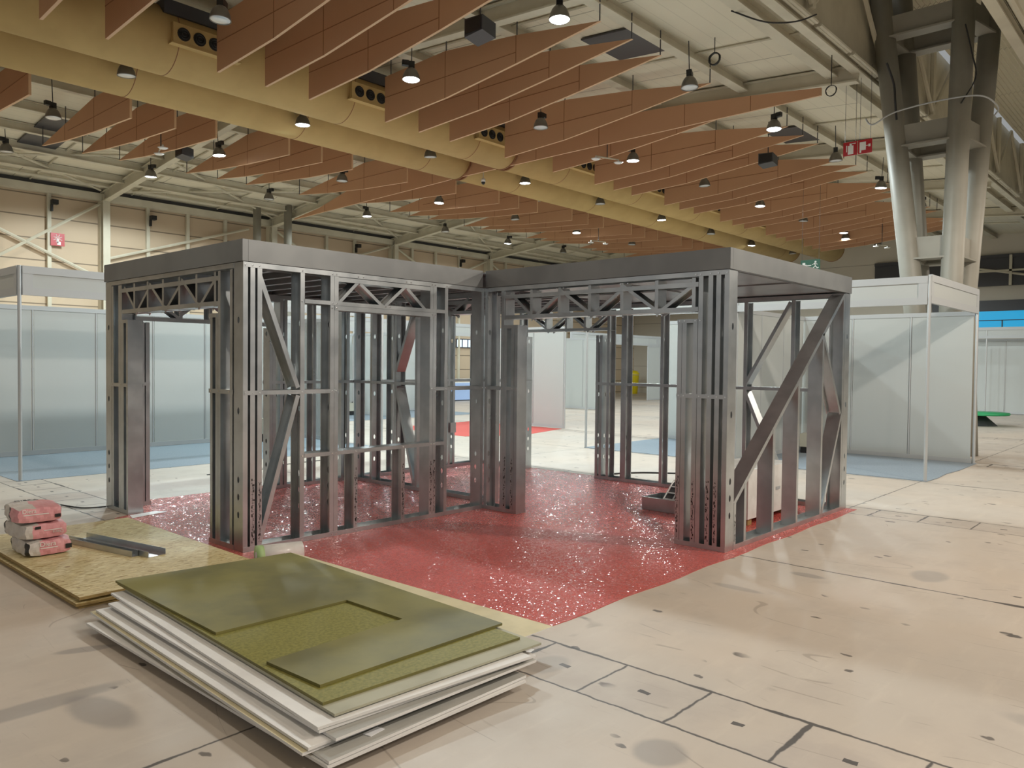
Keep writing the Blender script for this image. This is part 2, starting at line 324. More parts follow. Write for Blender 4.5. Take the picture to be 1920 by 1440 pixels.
# smoke hatches: dark recesses under the roof sheets
for x0, x1, y0, y1 in ((6.15, 7.0, 19.8, 22.1), (11.1, 12.3, 7.3, 8.5), (4.4, 5.9, 11.7, 12.6), (18.2, 19.6, 7.3, 8.4)):
    m = MB(); za, zb = zroof(y0) - .02, zroof(y1) - .02
    m.add([(x0, y0, za), (x1, y0, za), (x1, y1, zb), (x0, y1, zb), (x0, y0, za - .03), (x1, y0, za - .03), (x1, y1, zb - .03), (x0, y1, zb - .03)], [(0, 1, 2, 3), (7, 6, 5, 4), (0, 4, 5, 1), (2, 6, 7, 3), (1, 5, 6, 2), (0, 3, 7, 4)])
    struct('roof_hatch', m, NIGHT)
# valley beam with conduits and lattice over the columns
for y, nm in ((5.02, 'valley_beam'), (2.62, 'valley_beam')):
    m = MB(); m.box(-12, 38, y - .08, y + .08, 6.9, 6.93); m.box(-12, 38, y - .02, y + .02, 6.93, 7.06 if y > 3 else 7.12); m.box(-12, 38, y - .08, y + .08, 7.06, 7.09); struct(nm, m, CREAM)
for y in (4.9, 4.84, 2.3, 2.1):
    m = MB()
    for q in range(26): m.tube([(-10 + q * 1.5, y, 7.0 - (.25 if y < 3 else 0)), (-8.62 + q * 1.5, y, 7.0 - (.25 if y < 3 else 0))], .05 if y < 3 else .035, 8)
    struct('conduit_run', m, CREAM)
for y in (4.97, 2.5):
    m = MB(); m.add([(-12, y, 7.1), (38, y, 7.1), (38, y, 8.8), (-12, y, 8.8)], [(0, 1, 2, 3)]); m.add([(-12, y + .04, 7.1), (38, y + .04, 7.1), (38, y + .04, 8.8), (-12, y + .04, 8.8)], [(3, 2, 1, 0)]); struct('valley_side', m, CREAM)
    for q in range(10):
        x = 2 + q * 3.4; yy = y - .12 if y > 3 else y + .12
        m = MB(); m.tube([(x, yy, 7.15), (x, yy, 8.7)], .06, 6); m.tube([(x, yy, 7.2), (x + 1.7, yy, 8.7)], .045, 6); m.tube([(x + 3.4, yy, 7.2), (x + 1.7, yy, 8.7)], .045, 6); struct('lattice_truss', m, CREAM)
for q in range(7):
    m = MB(); x = 1.6 + q * 5.55; m.box(x - .06, x + .06, -6.9, 2.4, 6.75, 6.8); m.sweep([(-.06, 0), (.06, 0), (.06, .18), (-.06, .18)], (x, 2.4, 6.86), (x, -7, 7.55), (1, 0, 0), (0, 0, 1)); struct('roof_rafter', m, CREAM)
# columns of four splayed tubes tied with plate rungs
def column(cx, cy, htop=7.1, sx=1.0):
    m = MB(); P = {}
    for k, (x, ya, sl) in {(-1, 1): (cx, 3.78, .1224), (-1, -1): (cx, 3.576, -.0185), (1, 1): (cx + 1.0, 4.04, .079), (1, -1): (cx + 1.0, 3.68, -.058)}.items():
        y = lambda z: ya + sl * z
        yb = y(2.4) + (.12 if k[1] > 0 else -.12)
        m.tube([(x, yb, 0), (x, y(2.6), 2.6), (x, y(8.7), 8.7)], .178, 18); P[k] = (V((x, y(0), 0)), V((x, y(9.0), 9.0)))
    struct('hall_column', m, COLM, True)
    m = MB()
    at = lambda k, z: P[k][0].lerp(P[k][1], z / 9.0)
    for z in (1.8, 3.72, 5.75, 7.75):
        for a, b in (((-1, 1), (-1, -1)), ((1, 1), (1, -1)), ((-1, 1), (1, 1)), ((-1, -1), (1, -1))):
            p, q = at(a, z), at(b, z); d = (q - p).normalized(); n = d.cross(V((0, 0, 1)))
            m.sweep([(-.14, -.2), (.14, -.2), (.14, -.17), (.05, -.17), (.05, .2), (-.05, .2), (-.05, -.17), (-.14, -.17)], p, q, n, (0, 0, 1))
    struct('column_rungs', m, COLM)
column(15.25, 3.86)
for x, y in ((13.67, 23.87), (14.48, 23.31)):
    struct('round_column', MB().tube([(x, y, 0), (x, y, 7.0)], .13, 16), COLM, True)
# lit window high on the left wall, with bars
wn = tag(MB().box(23.9, 24.9, 24.93, 24.99, 2.3, 2.62).build('window_1', PANEW), kind='structure')
f = MB(); f.box(23.85, 24.95, 24.9, 24.95, 2.26, 2.3); f.box(23.85, 24.95, 24.9, 24.95, 2.62, 2.66)
for x in (23.85, 24.2, 24.55, 24.91): f.box(x, x + .04, 24.9, 24.95, 2.3, 2.62)
f.build('window_frame', DARK, wn)

# ================================================================== AIR DUCTS
def duct(yc, x0, x1, label, vents=()):
    zc, r = 6.825, .53
    t = thing('air_duct', label, 'air duct', (x0, yc, zc - r), 'ochre air ducts under the roof'); o = t.location
    b = MB(); b.tube([(x0, yc, zc), (x1, yc, zc)], r, 40); ob = b.build('duct_tube', DUCT, t, o, True)
    for p in ob.data.polygons:
        if len(p.vertices) > 4: p.use_smooth = False
    for xx in (x0, x1):
        MB().tube([(xx - .015, yc, zc), (xx + .015, yc, zc)], r + .012, 40).build('end_rim', SEAM, t, o)
    q = x0 + 1.9
    while q < x1 - .5: MB().tube([(q - .006, yc, zc), (q + .006, yc, zc)], r + .004, 40).build('joint_seam', SEAM, t, o); q += 3.45
    for v in vents:
        b = MB(); b.box(v, v + 1.12, yc - .6, yc - .2, zc - .19, zc + .13); b.box(v - .03, v + 1.15, yc - .62, yc - .4, zc - .21, zc - .19)
        vb = b.build('vent_box', DUCT, t, o)
        for k in range(4):
            c = V((v + .17 + k * .26, yc - .6, zc - .03)); n = MB(); n.tube([c + V((0, -.012, 0)), c], .105, 18)
            for rr in (.035, .07):
                pr = [(c + V((rr * math.cos(a * math.pi / 8), -.02, rr * math.sin(a * math.pi / 8)))) for a in range(17)]; n.tube(pr, .008, 4)
            n.build('air_nozzle', BLACK, vb, o)
        MB().box(v - .1, v + 1.3, yc - .5, yc - .1, zc + .28, zc + .5).build('duct_bracket', DARK, t, o)
VX = [2.22 + 3.44 * k for k in range(10)]
duct(13.03, -3, 13.97, 'ochre air duct nearer the camera, right one of the pair before the long baffle', [v for v in VX if v < 13])
duct(14.63, -3, 13.97, 'ochre air duct left one of the pair before the long baffle')
duct(13.03, 14.09, 35.6, 'far ochre air duct beyond the long baffle, right one of the pair', [v for v in VX if v > 14.5])
duct(14.63, 14.09, 34.7, 'far ochre air duct beyond the long baffle, left one of the pair')

# ================================================================== BAFFLES
def baffle_proto(name, poly, inner, seams, th=.045):
    t = thing(name, '-', 'ceiling baffle', (0, 0, 0))
    b = MB(); n = len(poly); h = th / 2
    vs = [(-h, y, z) for y, z in poly] + [(h, y, z) for y, z in poly]
    b.add(vs, [tuple(range(n)), tuple(range(n, 2 * n))[::-1]], 0)
    b.add(vs, [(i, n + i, n + (i + 1) % n, (i + 1) % n) for i in range(n)], 1)
    b.build('baffle_panel', [BAFF, BAFFE], t)
    for (y0, z0), (y1, z1) in seams:
        s = MB(); s.sweep([(-h - .003, -.006), (h + .003, -.006), (h + .003, .006), (-h - .003, .006)], (0, y0, z0), (0, y1, z1), (1, 0, 0), (0, z1 - z0, -(y1 - y0)) if abs(z1 - z0) > abs(y1 - y0) else (0, 0, 1))
        s.build('panel_seam', SEAM, t)
    return t
def hang(t, ys):
    for y, z in ys: MB().tube([(0, y, z), (0, y, zroof(y) - .04)], .011, 5).build('hanger_rod', DARK, t)
PR = [(12.2, 6.27), (10.49, 6.36), (8.775, 6.555), (7.08, 6.775), (8.78, 7.02), (10.49, 7.2), (12.2, 7.14)]
rp = baffle_proto('ceiling_baffle', PR, 12.2, [((12.2, 6.74), (8.78, 6.74)), ((10.49, 6.36), (10.49, 7.2)), ((8.78, 6.56), (8.78, 7.02))])
hang(rp, ((12.05, 7.14), (10.49, 7.2), (8.78, 7.02), (7.1, 6.79)))
PL = [(15.62, 6.22), (17.41, 6.3), (19.1, 6.42), (20.6, 6.572), (19.1, 6.775), (17.41, 7.0), (15.62, 6.98)]
lp = baffle_proto('ceiling_baffle', PL, 15.62, [((15.62, 6.6), (18.9, 6.6)), ((17.41, 6.3), (17.41, 7.0)), ((19.1, 6.42), (19.1, 6.775))])
hang(lp, ((15.8, 6.98), (17.41, 7.0), (19.1, 6.775), (20.58, 6.58)))
xs = []
for k in range(-1, 8):
    b = 6.29 + 3.44 * k
    for j in range(3):
        x = b + .862 * j
        if x > 3.5: xs.append((x, k + 1, j))
grp = {}
first = {'r': True, 'l': True}
for x, k, j in xs:
    for side, pr in (('r', rp), ('l', lp)):
        if abs(x - 14.03) < .3: continue
        sd = 'right of' if side == 'r' else 'left of'
        if k == 0: lb = 'orange baffle %s the ducts, %s near the top left corner' % (sd, 'first' if j == 1 else 'second')
        else: lb = 'orange baffle %s the ducts, %s of the %s trio from the camera' % (sd, NTH[j], NTH[k - 1])
        if first[side]: o = pr; o.location = (x, 0, 0); o['label'] = lb; first[side] = False
        else: o = dup(pr, (x, 0, 0), lb)
        o['group'] = 'orange ceiling baffles %s the ducts' % sd
PB = [(22.2, 6.14), (14.4, 6.345), (5.38, 6.4), (5.38, 6.535), (6.68, 6.68), (8.16, 6.82), (9.43, 6.9), (13.84, 7.12), (17.5, 6.96), (19.0, 6.74), (20.8, 6.335), (22.2, 6.16)]
bb = baffle_proto('ceiling_baffle', PB, 0, [((y, z0), (y, z1)) for y, z0, z1 in ((20.5, 6.19, 6.4), (18.7, 6.24, 6.78), (16.9, 6.28, 6.98), (15.6, 6.32, 7.02), (12.0, 6.36, 7.02), (10.2, 6.37, 6.93), (8.1, 6.385, 6.82), (6.7, 6.395, 6.68))])
bb.location = (14.03, 0, 0); tag(bb, 'very long orange baffle crossing under both air ducts from side to side', 'ceiling baffle')

# ================================================================== HIGH-BAY LAMPS
def lamp_proto(lit):
    t = thing('pendant_lamp', '-', 'pendant lamp', (0, 0, 0))
    b = MB(); b.lathe([(.035, .2), (.05, .2), (.075, .185), (.11, .14), (.135, .08), (.148, .02), (.15, 0), (.144, 0), (.13, .07), (.1, .135), (.06, .175), (.03, .185)], seg=24)
    b.build('lamp_shade', SHADE, t, smooth=True)
    b = MB(); b.box(-.05, .05, -.045, .045, .2, .31); b.box(-.16, -.05, -.04, .04, .235, .32); b.tube([(0, 0, .18), (0, 0, .21)], .055, 12); b.build('gear_box', BLACK, t)
    b = MB(); b.lathe([(.0, -.012), (.08, -.01), (.13, 0), (.146, .012), (.13, .02), (.0, .02)], seg=24); b.build('lamp_lens', BULB if lit else GLASS, t, smooth=True)
    b = MB(); b.tube([(0, 0, 0), (0, 0, 1)], .009, 6); rd = b.build('drop_rod', DARK, t); rd.location = (0, 0, .31)
    return t
LP = {True: lamp_proto(True), False: lamp_proto(False)}; used = {True: False, False: False}
ROWS = [
 ('the unlit row nearest the camera', 0, [(5.5, 10.61), (5.526, 13.9), (5.523, 17.45), (5.69, 21.13)]),
 ('the front lit row', 1, [(8.62, 6.98), (8.79, 10.345), (9.03, 14.0), (9.09, 17.58), (8.97, 21.02)]),
 ('the second unlit row', 0, [(12.19, 6.955), (12.29, 10.41), (12.38, 13.86), (12.5, 17.5), (12.5, 21.16)]),
 ('the second lit row', 1, [(15.42, 6.86), (15.68, 10.42), (15.79, 13.9), (16.09, 17.61), (16.05, 21.07)]),
 ('the third unlit row', 0, [(18.69, 6.8), (19.085, 10.39), (19.27, 13.95), (19.55, 17.63), (19.77, 21.28)]),
 ('the third lit row', 1, [(22.28, 6.9), (22.55, 10.42), (22.67, 13.9), (22.95, 17.66), (23.28, 21.38)]),
 ('the fourth unlit row', 0, [(25.62, 6.78), (25.76, 10.39), (26.19, 13.97), (26.57, 17.65), (26.66, 21.23)]),
 ('the farthest lit row', 1, [(28.9, 10.18), (29.7, 14.05), (30.3, 10.6)]),
 ('the last unlit row', 0, [(32.62, 10.16), (32.9, 13.7), (32.1, 6.7)])]
def put_light(x, y, W, col, size=170, z=6.37, leak=LEAK_W):
    l = bpy.data.lights.new('lamp_light', 'SPOT'); l.energy = W; l.color = col; l.spot_size = R(size); l.spot_blend = .2; l.shadow_soft_size = .14
    o = bpy.data.objects.new('lamp_light', l); C.objects.link(o); o.location = (x, y, z - .03)
    if leak:
        l = bpy.data.lights.new('lamp_glow', 'POINT'); l.energy = leak; l.color = col; l.shadow_soft_size = .12
        o = bpy.data.objects.new('lamp_glow', l); C.objects.link(o); o.location = (x, y, z - .16)
for rn, lit, pts in ROWS:
    for i, (x, y) in enumerate(pts):
        n = len(pts)
        lb = '%s bell pendant lamp, %s from the right in %s' % ('lit' if lit else 'dark', NTH[i], rn)
        if not used[bool(lit)]: o = LP[bool(lit)]; o.location = (x, y, 6.4); o['label'] = lb; used[bool(lit)] = True
        else: o = dup(LP[bool(lit)], (x, y, 6.4), lb)
        o['group'] = 'bell pendant lamps'; o.rotation_euler = (R(random.uniform(-4, 4)), R(random.uniform(-4, 4)), random.uniform(0, 6))
        for ch in o.children:
            if ch.name.startswith('drop_rod'): ch.scale = (1, 1, zroof(y) - 6.4 - .31 + .005)
        if lit: put_light(x, y, (620 if y > 12 else LAMP_W) if x < 12 else 320, COOLER if x < 12 and 12 < y < 16 else COOL)
for x, y, k in ((2.0, 6.9, .1), (2.0, 13.9, .3), (2.0, 21, .6), (-4.8, 3, .1), (-4.8, 10.4, .2), (1.6, -1.8, .7), (5.5, -5.5, 1.1), (8.8, -2.5, 2.1), (15.6, -2.5, .9), (22.6, -2.5, 1)):   # unseen side-bay lamps, plus weak warm spots added to fill the near floor
    put_light(x, y, NEAR_W * k, WARM, leak=0)

# ================================================================== STEEL FRAME HOUSE
X1, X2, X3, Y0, Y1, Y2, D, H0, H1 = 3.30, 6.15, 9.05, 3.10, 5.98, 8.85, .15, 2.41, 2.594
house = thing('steel_frame_house', 'unfinished galvanised steel stud house frame standing on the red carpet', 'house frame', (6.15, 5.98, 0)); HO = V(house.location)
F, L_, T = .043, .012, .003
CP = [(L_, F), (0, F), (0, 0), (D, 0), (D, F), (D - L_, F), (D - L_, F - T), (D - T, F - T), (D - T, T), (T, T), (T, F - T), (L_, F - T)]
def CPI(e): return [(L_, F - e), (e, F - e), (e, e), (D - e, e), (D - e, F - e), (D - L_, F - e), (D - L_, F - e - T), (D - e - T, F - e - T), (D - e - T, e + T), (e + T, e + T), (e + T, F - e - T), (L_, F - e - T)]
HZ = (.305, .455, .6, 1.175, 1.93)
class Wall:
    def __init__(s, O, u, n, parts=()):
        s.O, s.u, s.n = V((*O, 0)), V((*u, 0)), V((*n, 0)); s.base = MB(); s.kids = []; s.has = False
    def P(s, a, z, d=0): return s.O + s.u * a + s.n * d + V((0, 0, z))
    def chan(s, mb, a0, z0, a1, z1, fl, e=.0015):     # a C channel lying in the wall plane; fl = side its flanges point to (+1 = left of travel turned to u,z)
        p0, p1 = s.P(a0, z0), s.P(a1, z1); ax = (p1 - p0).normalized(); b = ax.cross(s.n).normalized() * fl
        mb.sweep(CPI(e), p0, p1, s.n, b)
    def stud(s, a, z0=.003, z1=H0 - .003, op=1, mt=None, holes=True):   # op=+1: web at a, open to +u ; op=-1: web at a+F, open to -u
        mb = MB(); w0 = a if op > 0 else a + F; b = s.u * op
        p0, p1 = s.O + s.u * w0 + V((0, 0, z0)), s.O + s.u * w0 + V((0, 0, z1))
        hz = [h for h in HZ if z0 + .06 < h < z1 - .06] if holes else []
        if not hz: mb.sweep(CP, p0, p1, s.n, b)
        else:
            # flanges and lips as two L profiles, web as plates with round service holes
            for pr in ([(L_, F), (0, F), (0, 0), (T, 0), (T, F - T), (L_, F - T)], [(D - L_, F), (D, F), (D, 0), (D - T, 0), (D - T, F - T), (D - L_, F - T)]): mb.sweep(pr, p0, p1, s.n, b)
            for off in (0, T):
                q = lambda d, z: s.O + s.u * w0 + b * off + s.n * d + V((0, 0, z))
                zc = [z0] + [(hz[i] + hz[i + 1]) / 2 for i in range(len(hz) - 1)] + [z1]
                for i, h in enumerate(hz):
                    za, zb = zc[i], zc[i + 1]; ring = [(D / 2 + .017 * math.cos(k * math.pi / 4 + math.pi / 8), h + .03 * math.sin(k * math.pi / 4 + math.pi / 8)) for k in range(8)]
                    cs = [(D - T, zb), (T, zb), (T, za), (D - T, za)]
                    vs = [q(*c) for c in cs] + [q(*c) for c in ring]
                    fs = []
                    for c in range(4):
                        r0, r1, r2 = 4 + 2 * c, 4 + (2 * c + 1) % 8, 4 + (2 * c + 2) % 8
                        fs += [(c, r0, r1), (c, r1, r2, (c + 1) % 4)]
                    mb.add(vs, fs)
        s.kids.append(('stud', mb, STEEL))
        if mt:                                  # stamped lettering, unreadable, up the front flange
            k = MB(); z = z0 + .06; k.sweep([(-.0005, 0), (.0005, 0), (.0005, min(.5, z1 - z0 - .18)), (-.0005, min(.5, z1 - z0 - .18))], s.P(a + F / 2, z, -.0004), s.P(a + F / 2, z, .0001), s.u, (0, 0, 1)); fc = a + F / 2 if op > 0 else a + F / 2
            while z < min(z1 - .1, z0 + .58):
                hh = random.uniform(.012, .026)
                for _ in range(random.choice((1, 2, 2, 3))):
                    o_ = random.uniform(-.012, .010); wd = random.uniform(.003, .012); zz = z + random.uniform(0, hh * .6); h2 = random.choice((.004, hh))
                    k.sweep([(o_, 0), (o_ + wd, 0), (o_ + wd, h2), (o_, h2)], s.P(fc, zz, -.0006), s.P(fc, zz, .0002), s.u, (0, 0, 1))
                z += hh + random.choice((.004, .005, .006))
            s.kids.append(('printed_stamp', k, BLACK))
    def track(s, a0, a1, z, upw=True):
        mb = MB() if s.has else s.base; s.has = True; p0, p1 = s.P(a0, z), s.P(a1, z)
        pr = [(0, .042), (0, 0), (D, 0), (D, .042), (D - T, .042), (D - T, T), (T, T), (T, .042)]
        pr = [(x + (-.003 if x < D / 2 else .003), y) for x, y in pr]
        mb.sweep(pr, p0, p1, s.n, V((0, 0, 1 if upw else -1)))
        if mb is not s.base: s.kids.append(('track', mb, STEEL))
    def nog(s, a0, a1, z0, z1, d0=-.004, both=True):
        mb = MB(); s.kids.append(('noggin', mb, STEEL))
        for dd in ((d0, d0 + .004), (D, D + .004)) if both else ((d0, d0 + .004),):
            mb.sweep([(dd[0], z0), (dd[1], z0), (dd[1], z1), (dd[0], z1)], s.O + s.u * a0, s.O + s.u * a1, s.n, (0, 0, 1))
        mb.sweep([(-.003, z1 - .004), (D + .003, z1 - .004), (D + .003, z1), (-.003, z1)], s.O + s.u * a0, s.O + s.u * a1, s.n, (0, 0, 1))
    def screws(s, pts):
        for a, z in pts: mb = MB(); mb.disc(s.P(a, z, -.004), -s.n, .007, 6, 0, .004); s.kids.append(('screw', mb, SCREW))
    def brace(s, a0, z0, a1, z1, fl, mt=None):
        mb = MB(); s.chan(mb, a0, z0, a1, z1, fl); s.kids.append(('brace', mb, mt or STEEL))
    def truss(s, a0, a1, z0, segs, verts=()):
        mb = MB()
        s.chan(mb, a0, z0 + F, a1, z0 + F, 1 if False else -1); s.chan(mb, a0, H0 - .045 - F, a1, H0 - .045 - F, 1)
        for v in verts: s.chan(mb, v + F / 2, z0 + .04, v + F / 2, H0 - .05, 1, .004)
        for (p, zp), (q, zq) in segs: s.chan(mb, p, zp, q, zq, 1 if (q - p) * (zq - zp) > 0 else -1, .0065)
        s.kids.append(('header_truss', mb, STEEL))
    def done(s):
        ob = s.base.build('wall_frame', [STEEL, SCREW], house, HO)
        for n, mb, mt in s.kids: mb.build(n, mt, ob, HO)
def zig(pts, zl, zh, start_top=True):
    out = []; top = start_top
    for a, b in zip(pts, pts[1:]): out.append(((a, zh if top else zl), (b, zl if top else zh))); top = not top
    return out
ZT = H0 - .05
# W1: left front wall with the doorway (plane x = 3.30)
W = Wall((X1, 0), (0, 1), (1, 0))
for a, z1, op, h in ((6.155, ZT, 1, 0), (6.36, ZT, 1, 0), (6.405, 2.0, 1, 0), (6.5, 2.0, -1, 0), (8.285, 2.0, 1, 0), (8.39, 2.0, 1, 0), (8.432, ZT, -1, 0), (8.477, ZT, 1, 0), (8.65, ZT, -1, 0)): W.stud(a, .003, z1, op, holes=bool(h))
W.track(6.13, 6.56, 0); W.track(8.28, 8.7, 0); W.track(6.13, 8.7, H0, False); W.nog(6.14, 6.56, 1.31, 1.347); W.nog(8.28, 8.69, 1.31, 1.347)
vs5 = (8.092, 7.777, 7.438, 7.098, 6.762)
W.truss(6.405, 8.47, 2.02, zig([8.40, 8.12, 7.80, 7.46, 7.12, 6.79, 6.47], 2.07, 2.32), vs5 + (8.43, 6.42))
W.nog(6.42, 6.56, 1.965, 2.0); W.nog(8.28, 8.46, 1.965, 2.0)
W.screws([(6.2, 1.33), (6.38, 1.33), (6.52, 1.33), (8.45, 1.33), (8.3, 1.33), (8.66, 1.33)]); W.done()
# W2: inner wall with the window opening (plane y = 5.98)
W = Wall((0, Y1), (1, 0), (0, 1))
W.stud(3.30, op=1, mt=None); W.stud(3.366, op=1, mt=STAMP, holes=False); W.stud(3.43, op=1, mt=STAMP, holes=False)
W.stud(3.842, op=-1); W.stud(4.152, op=-1); W.stud(4.197, op=1); W.stud(5.356, op=1, holes=False, mt=STAMP); W.stud(5.401, op=-1, holes=False, mt=STAMP); W.stud(5.56, op=-1); W.stud(6.10, op=1)
W.stud(4.419, .003, .74, -1, STAMP, False); W.stud(4.99, .003, .74, -1, STAMP, False)
W.track(X1, X2, 0); W.track(X1, X2, H0, False)
W.nog(3.31, 4.24, 1.308, 1.344); W.nog(5.36, 6.14, 1.308, 1.344); W.nog(3.885, 5.6, .742, .778); W.nog(3.885, 5.6, 2.105, 2.14)
W.truss(4.24, 5.36, 2.075, zig([4.27, 4.50, 4.80, 5.07, 5.34], 2.12, 2.34, False))
W.nog(4.2, 5.42, 2.06, 2.10)
W.brace(3.475, 2.31, 3.842, 1.37, -1); W.brace(3.842, 1.29, 3.475, .05, -1)
W.screws([(3.32, 1.326), (3.387, 1.326), (3.45, 1.326), (3.863, 1.326), (4.175, 1.326), (4.22, 1.326), (3.863, .76), (4.175, .76), (4.22, .76), (3.863, 2.12), (4.175, 2.12), (4.22, 2.12), (4.175, 2.08), (4.22, 2.08), (3.32, 2.385), (3.387, 2.385), (3.45, 2.385), (3.863, 2.385), (4.175, 2.385), (4.22, 2.385), (4.46, 2.385), (4.52, 2.385), (4.78, 2.125), (4.83, 2.125), (5.04, 2.385), (5.1, 2.385), (5.38, 2.385), (5.42, 2.385), (5.38, 2.08), (5.42, 2.08), (5.58, 2.385), (5.38, .76), (5.42, .76), (5.38, 1.326), (5.42, 1.326), (5.58, 1.326), (6.12, 1.326), (4.44, .76), (5.01, .76), (4.44, .02), (3.863, .02), (4.175, .02), (4.22, .02), (5.01, .02)]); W.done()
# W3: right front wall with the wide doorway (plane x = 6.15)
W = Wall((X2, 0), (0, 1), (1, 0))
W.stud(3.10, op=1); W.stud(3.178, op=1, mt=STAMP, holes=False); W.stud(3.252, op=1, mt=STAMP, holes=False); W.stud(3.345, op=1, holes=False)
W.stud(3.392, .003, 2.0, -1, STAMP, False); W.stud(3.5, .003, 2.0, 1, holes=False); W.stud(3.546, .003, 2.0, -1, STAMP, False)
W.stud(5.494, .003, 2.0, 1, holes=False); W.stud(5.54, .003, 2.0, -1, STAMP, False); W.stud(5.645, .003, 2.0, 1, STAMP, False); W.stud(5.69, op=1, holes=False); W.stud(5.93, op=-1)
W.track(3.10, 3.59, 0); W.track(5.49, 5.975, 0); W.track(3.10, 5.975, H0, False); W.nog(3.105, 3.59, 1.308, 1.345); W.nog(5.5, 5.97, 1.308, 1.345)
W.truss(3.392, 5.69, 2.02, zig([5.62, 5.32, 4.95, 4.57, 4.20, 3.83, 3.45], 2.07, 2.32), (5.27, 4.9, 4.525, 4.15, 3.772, 5.645, 3.395))
W.nog(3.39, 3.59, 1.965, 2.0); W.nog(5.49, 5.69, 1.965, 2.0)
W.screws([(3.12, 1.326), (3.2, 1.326), (3.274, 1.326), (3.367, 1.326), (3.52, 1.326), (3.568, 1.326), (3.2, 2.385), (3.274, 2.385), (3.12, 2.385), (3.367, 2.385), (3.414, 2.385), (3.414, 1.985), (3.52, 1.985), (3.568, 1.985), (3.367, 1.985), (5.515, 1.326), (5.56, 1.326), (5.71, 1.326), (5.95, 1.326), (5.3, 2.04), (5.24, 2.04), (4.95, 2.04), (4.55, 2.04), (4.5, 2.04), (4.17, 2.04), (3.8, 2.04), (3.75, 2.04), (4.97, 2.35), (4.88, 2.35), (4.2, 2.35), (4.12, 2.35)]); W.done()
# W4: right side wall with the long raking brace (plane y = 3.10)
W = Wall((0, Y0), (1, 0), (0, 1))
W.track(X2 + .15, X3 - .15, 0)
rz = lambda x: .408 + (x - 6.289) * 1.975 / 2.55
for a in (6.503, 7.08, 7.648, 8.268): W.stud(a, .003, rz(a) - .02, 1, holes=False)
W.stud(8.852, .003, ZT + .04, -1, holes=False)
W.brace(6.30, .415, 8.845, 2.386, -1); W.brace(8.31, 1.95, 8.845, 1.09, -1); W.brace(8.845, 1.08, 8.315, .05, 1)
W.stud(6.305, .003, .40, 1, STAMP, False); W.done()
# W5: back wall (y = 8.70 .. 8.85)
W = Wall((0, Y2 - D), (1, 0), (0, 1))
W.stud(3.30, op=1)
for a, z1, op in ((3.60, 2.0, 1), (3.655, 2.0, -1), (5.155, 2.0, 1), (5.2, 2.0, -1), (5.3, ZT, 1), (5.36, ZT, -1), (5.78, ZT, -1), (6.22, ZT, 1), (6.31, ZT, -1), (6.55, ZT, -1), (7.1, ZT, -1), (7.65, ZT, -1), (8.17, ZT, 1), (8.27, ZT, -1), (8.78, ZT, -1)): W.stud(a, .003, z1, op)
W.stud(3.345, .003, ZT, 1)
W.track(X1, 3.71, 0); W.track(5.15, X3 - D, 0); W.track(X1, X3 - D, H0, False); W.nog(3.31, 3.7, 1.31, 1.347); W.nog(5.15, 8.9, 1.31, 1.347)
W.truss(3.4, 5.3, 2.02, zig([3.7, 4.05, 4.4, 4.75, 5.1], 2.07, 2.32), (4.05, 4.4, 4.75))
W.kids.append(('socket_box', MB().box(8.2, 8.31, Y2 - D - .03, Y2 - D - .004, .53, .68), ALU)); W.done()
# W6: right rear wall (x = 8.90 .. 9.05)
W = Wall((X3 - D, 0), (0, 1), (1, 0))
W.stud(3.10, op=1)
for a, z1, op in ((3.662, ZT, -1), (4.243, ZT, -1), (4.82, ZT, -1), (5.40, ZT, -1), (5.97, ZT, -1), (6.012, ZT, 1), (6.25, ZT, -1), (6.37, 2.0, 1), (6.437, 2.0, -1), (7.78, 2.0, 1), (7.87, ZT, -1), (8.2, ZT, -1), (8.65, ZT, -1)): W.stud(a, .003, z1, op)
W.track(3.1, 6.48, 0); W.track(7.78, 8.7, 0); W.track(3.1, 8.7, H0, False); W.nog(3.11, 6.48, 1.308, 1.345); W.nog(7.78, 8.69, 1.308, 1.345)
W.truss(6.25, 7.9, 2.02, zig([7.75, 7.38, 7.0, 6.66, 6.3], 2.07, 2.32), (7.36, 6.98, 6.64))
W.brace(3.70, 2.33, 4.243, 1.37, -1); W.brace(4.243, 1.29, 3.70, .06, -1); W.done()
# W7: partition between the left and the rear room (x = 6.42 .. 6.57)
W = Wall((6.42, 0), (0, 1), (1, 0))
for a, z1, op in ((6.135, ZT, 1), (7.40, ZT, 1), (7.80, ZT, -1), (8.30, ZT, -1), (8.65, ZT, -1)): W.stud(a, .003, z1, op)
W.track(6.135, 8.7, 0); W.track(6.135, 8.7, H0, False); W.nog(7.42, 8.69, 1.31, 1.345)
W.truss(6.14, 7.4, 2.12, zig([6.2, 6.5, 6.79, 7.1, 7.38], 2.16, 2.33, False))
W.brace(7.44, 2.3, 7.80, 1.47, -1); W.brace(7.80, 1.29, 7.44, .06, -1); W.done()
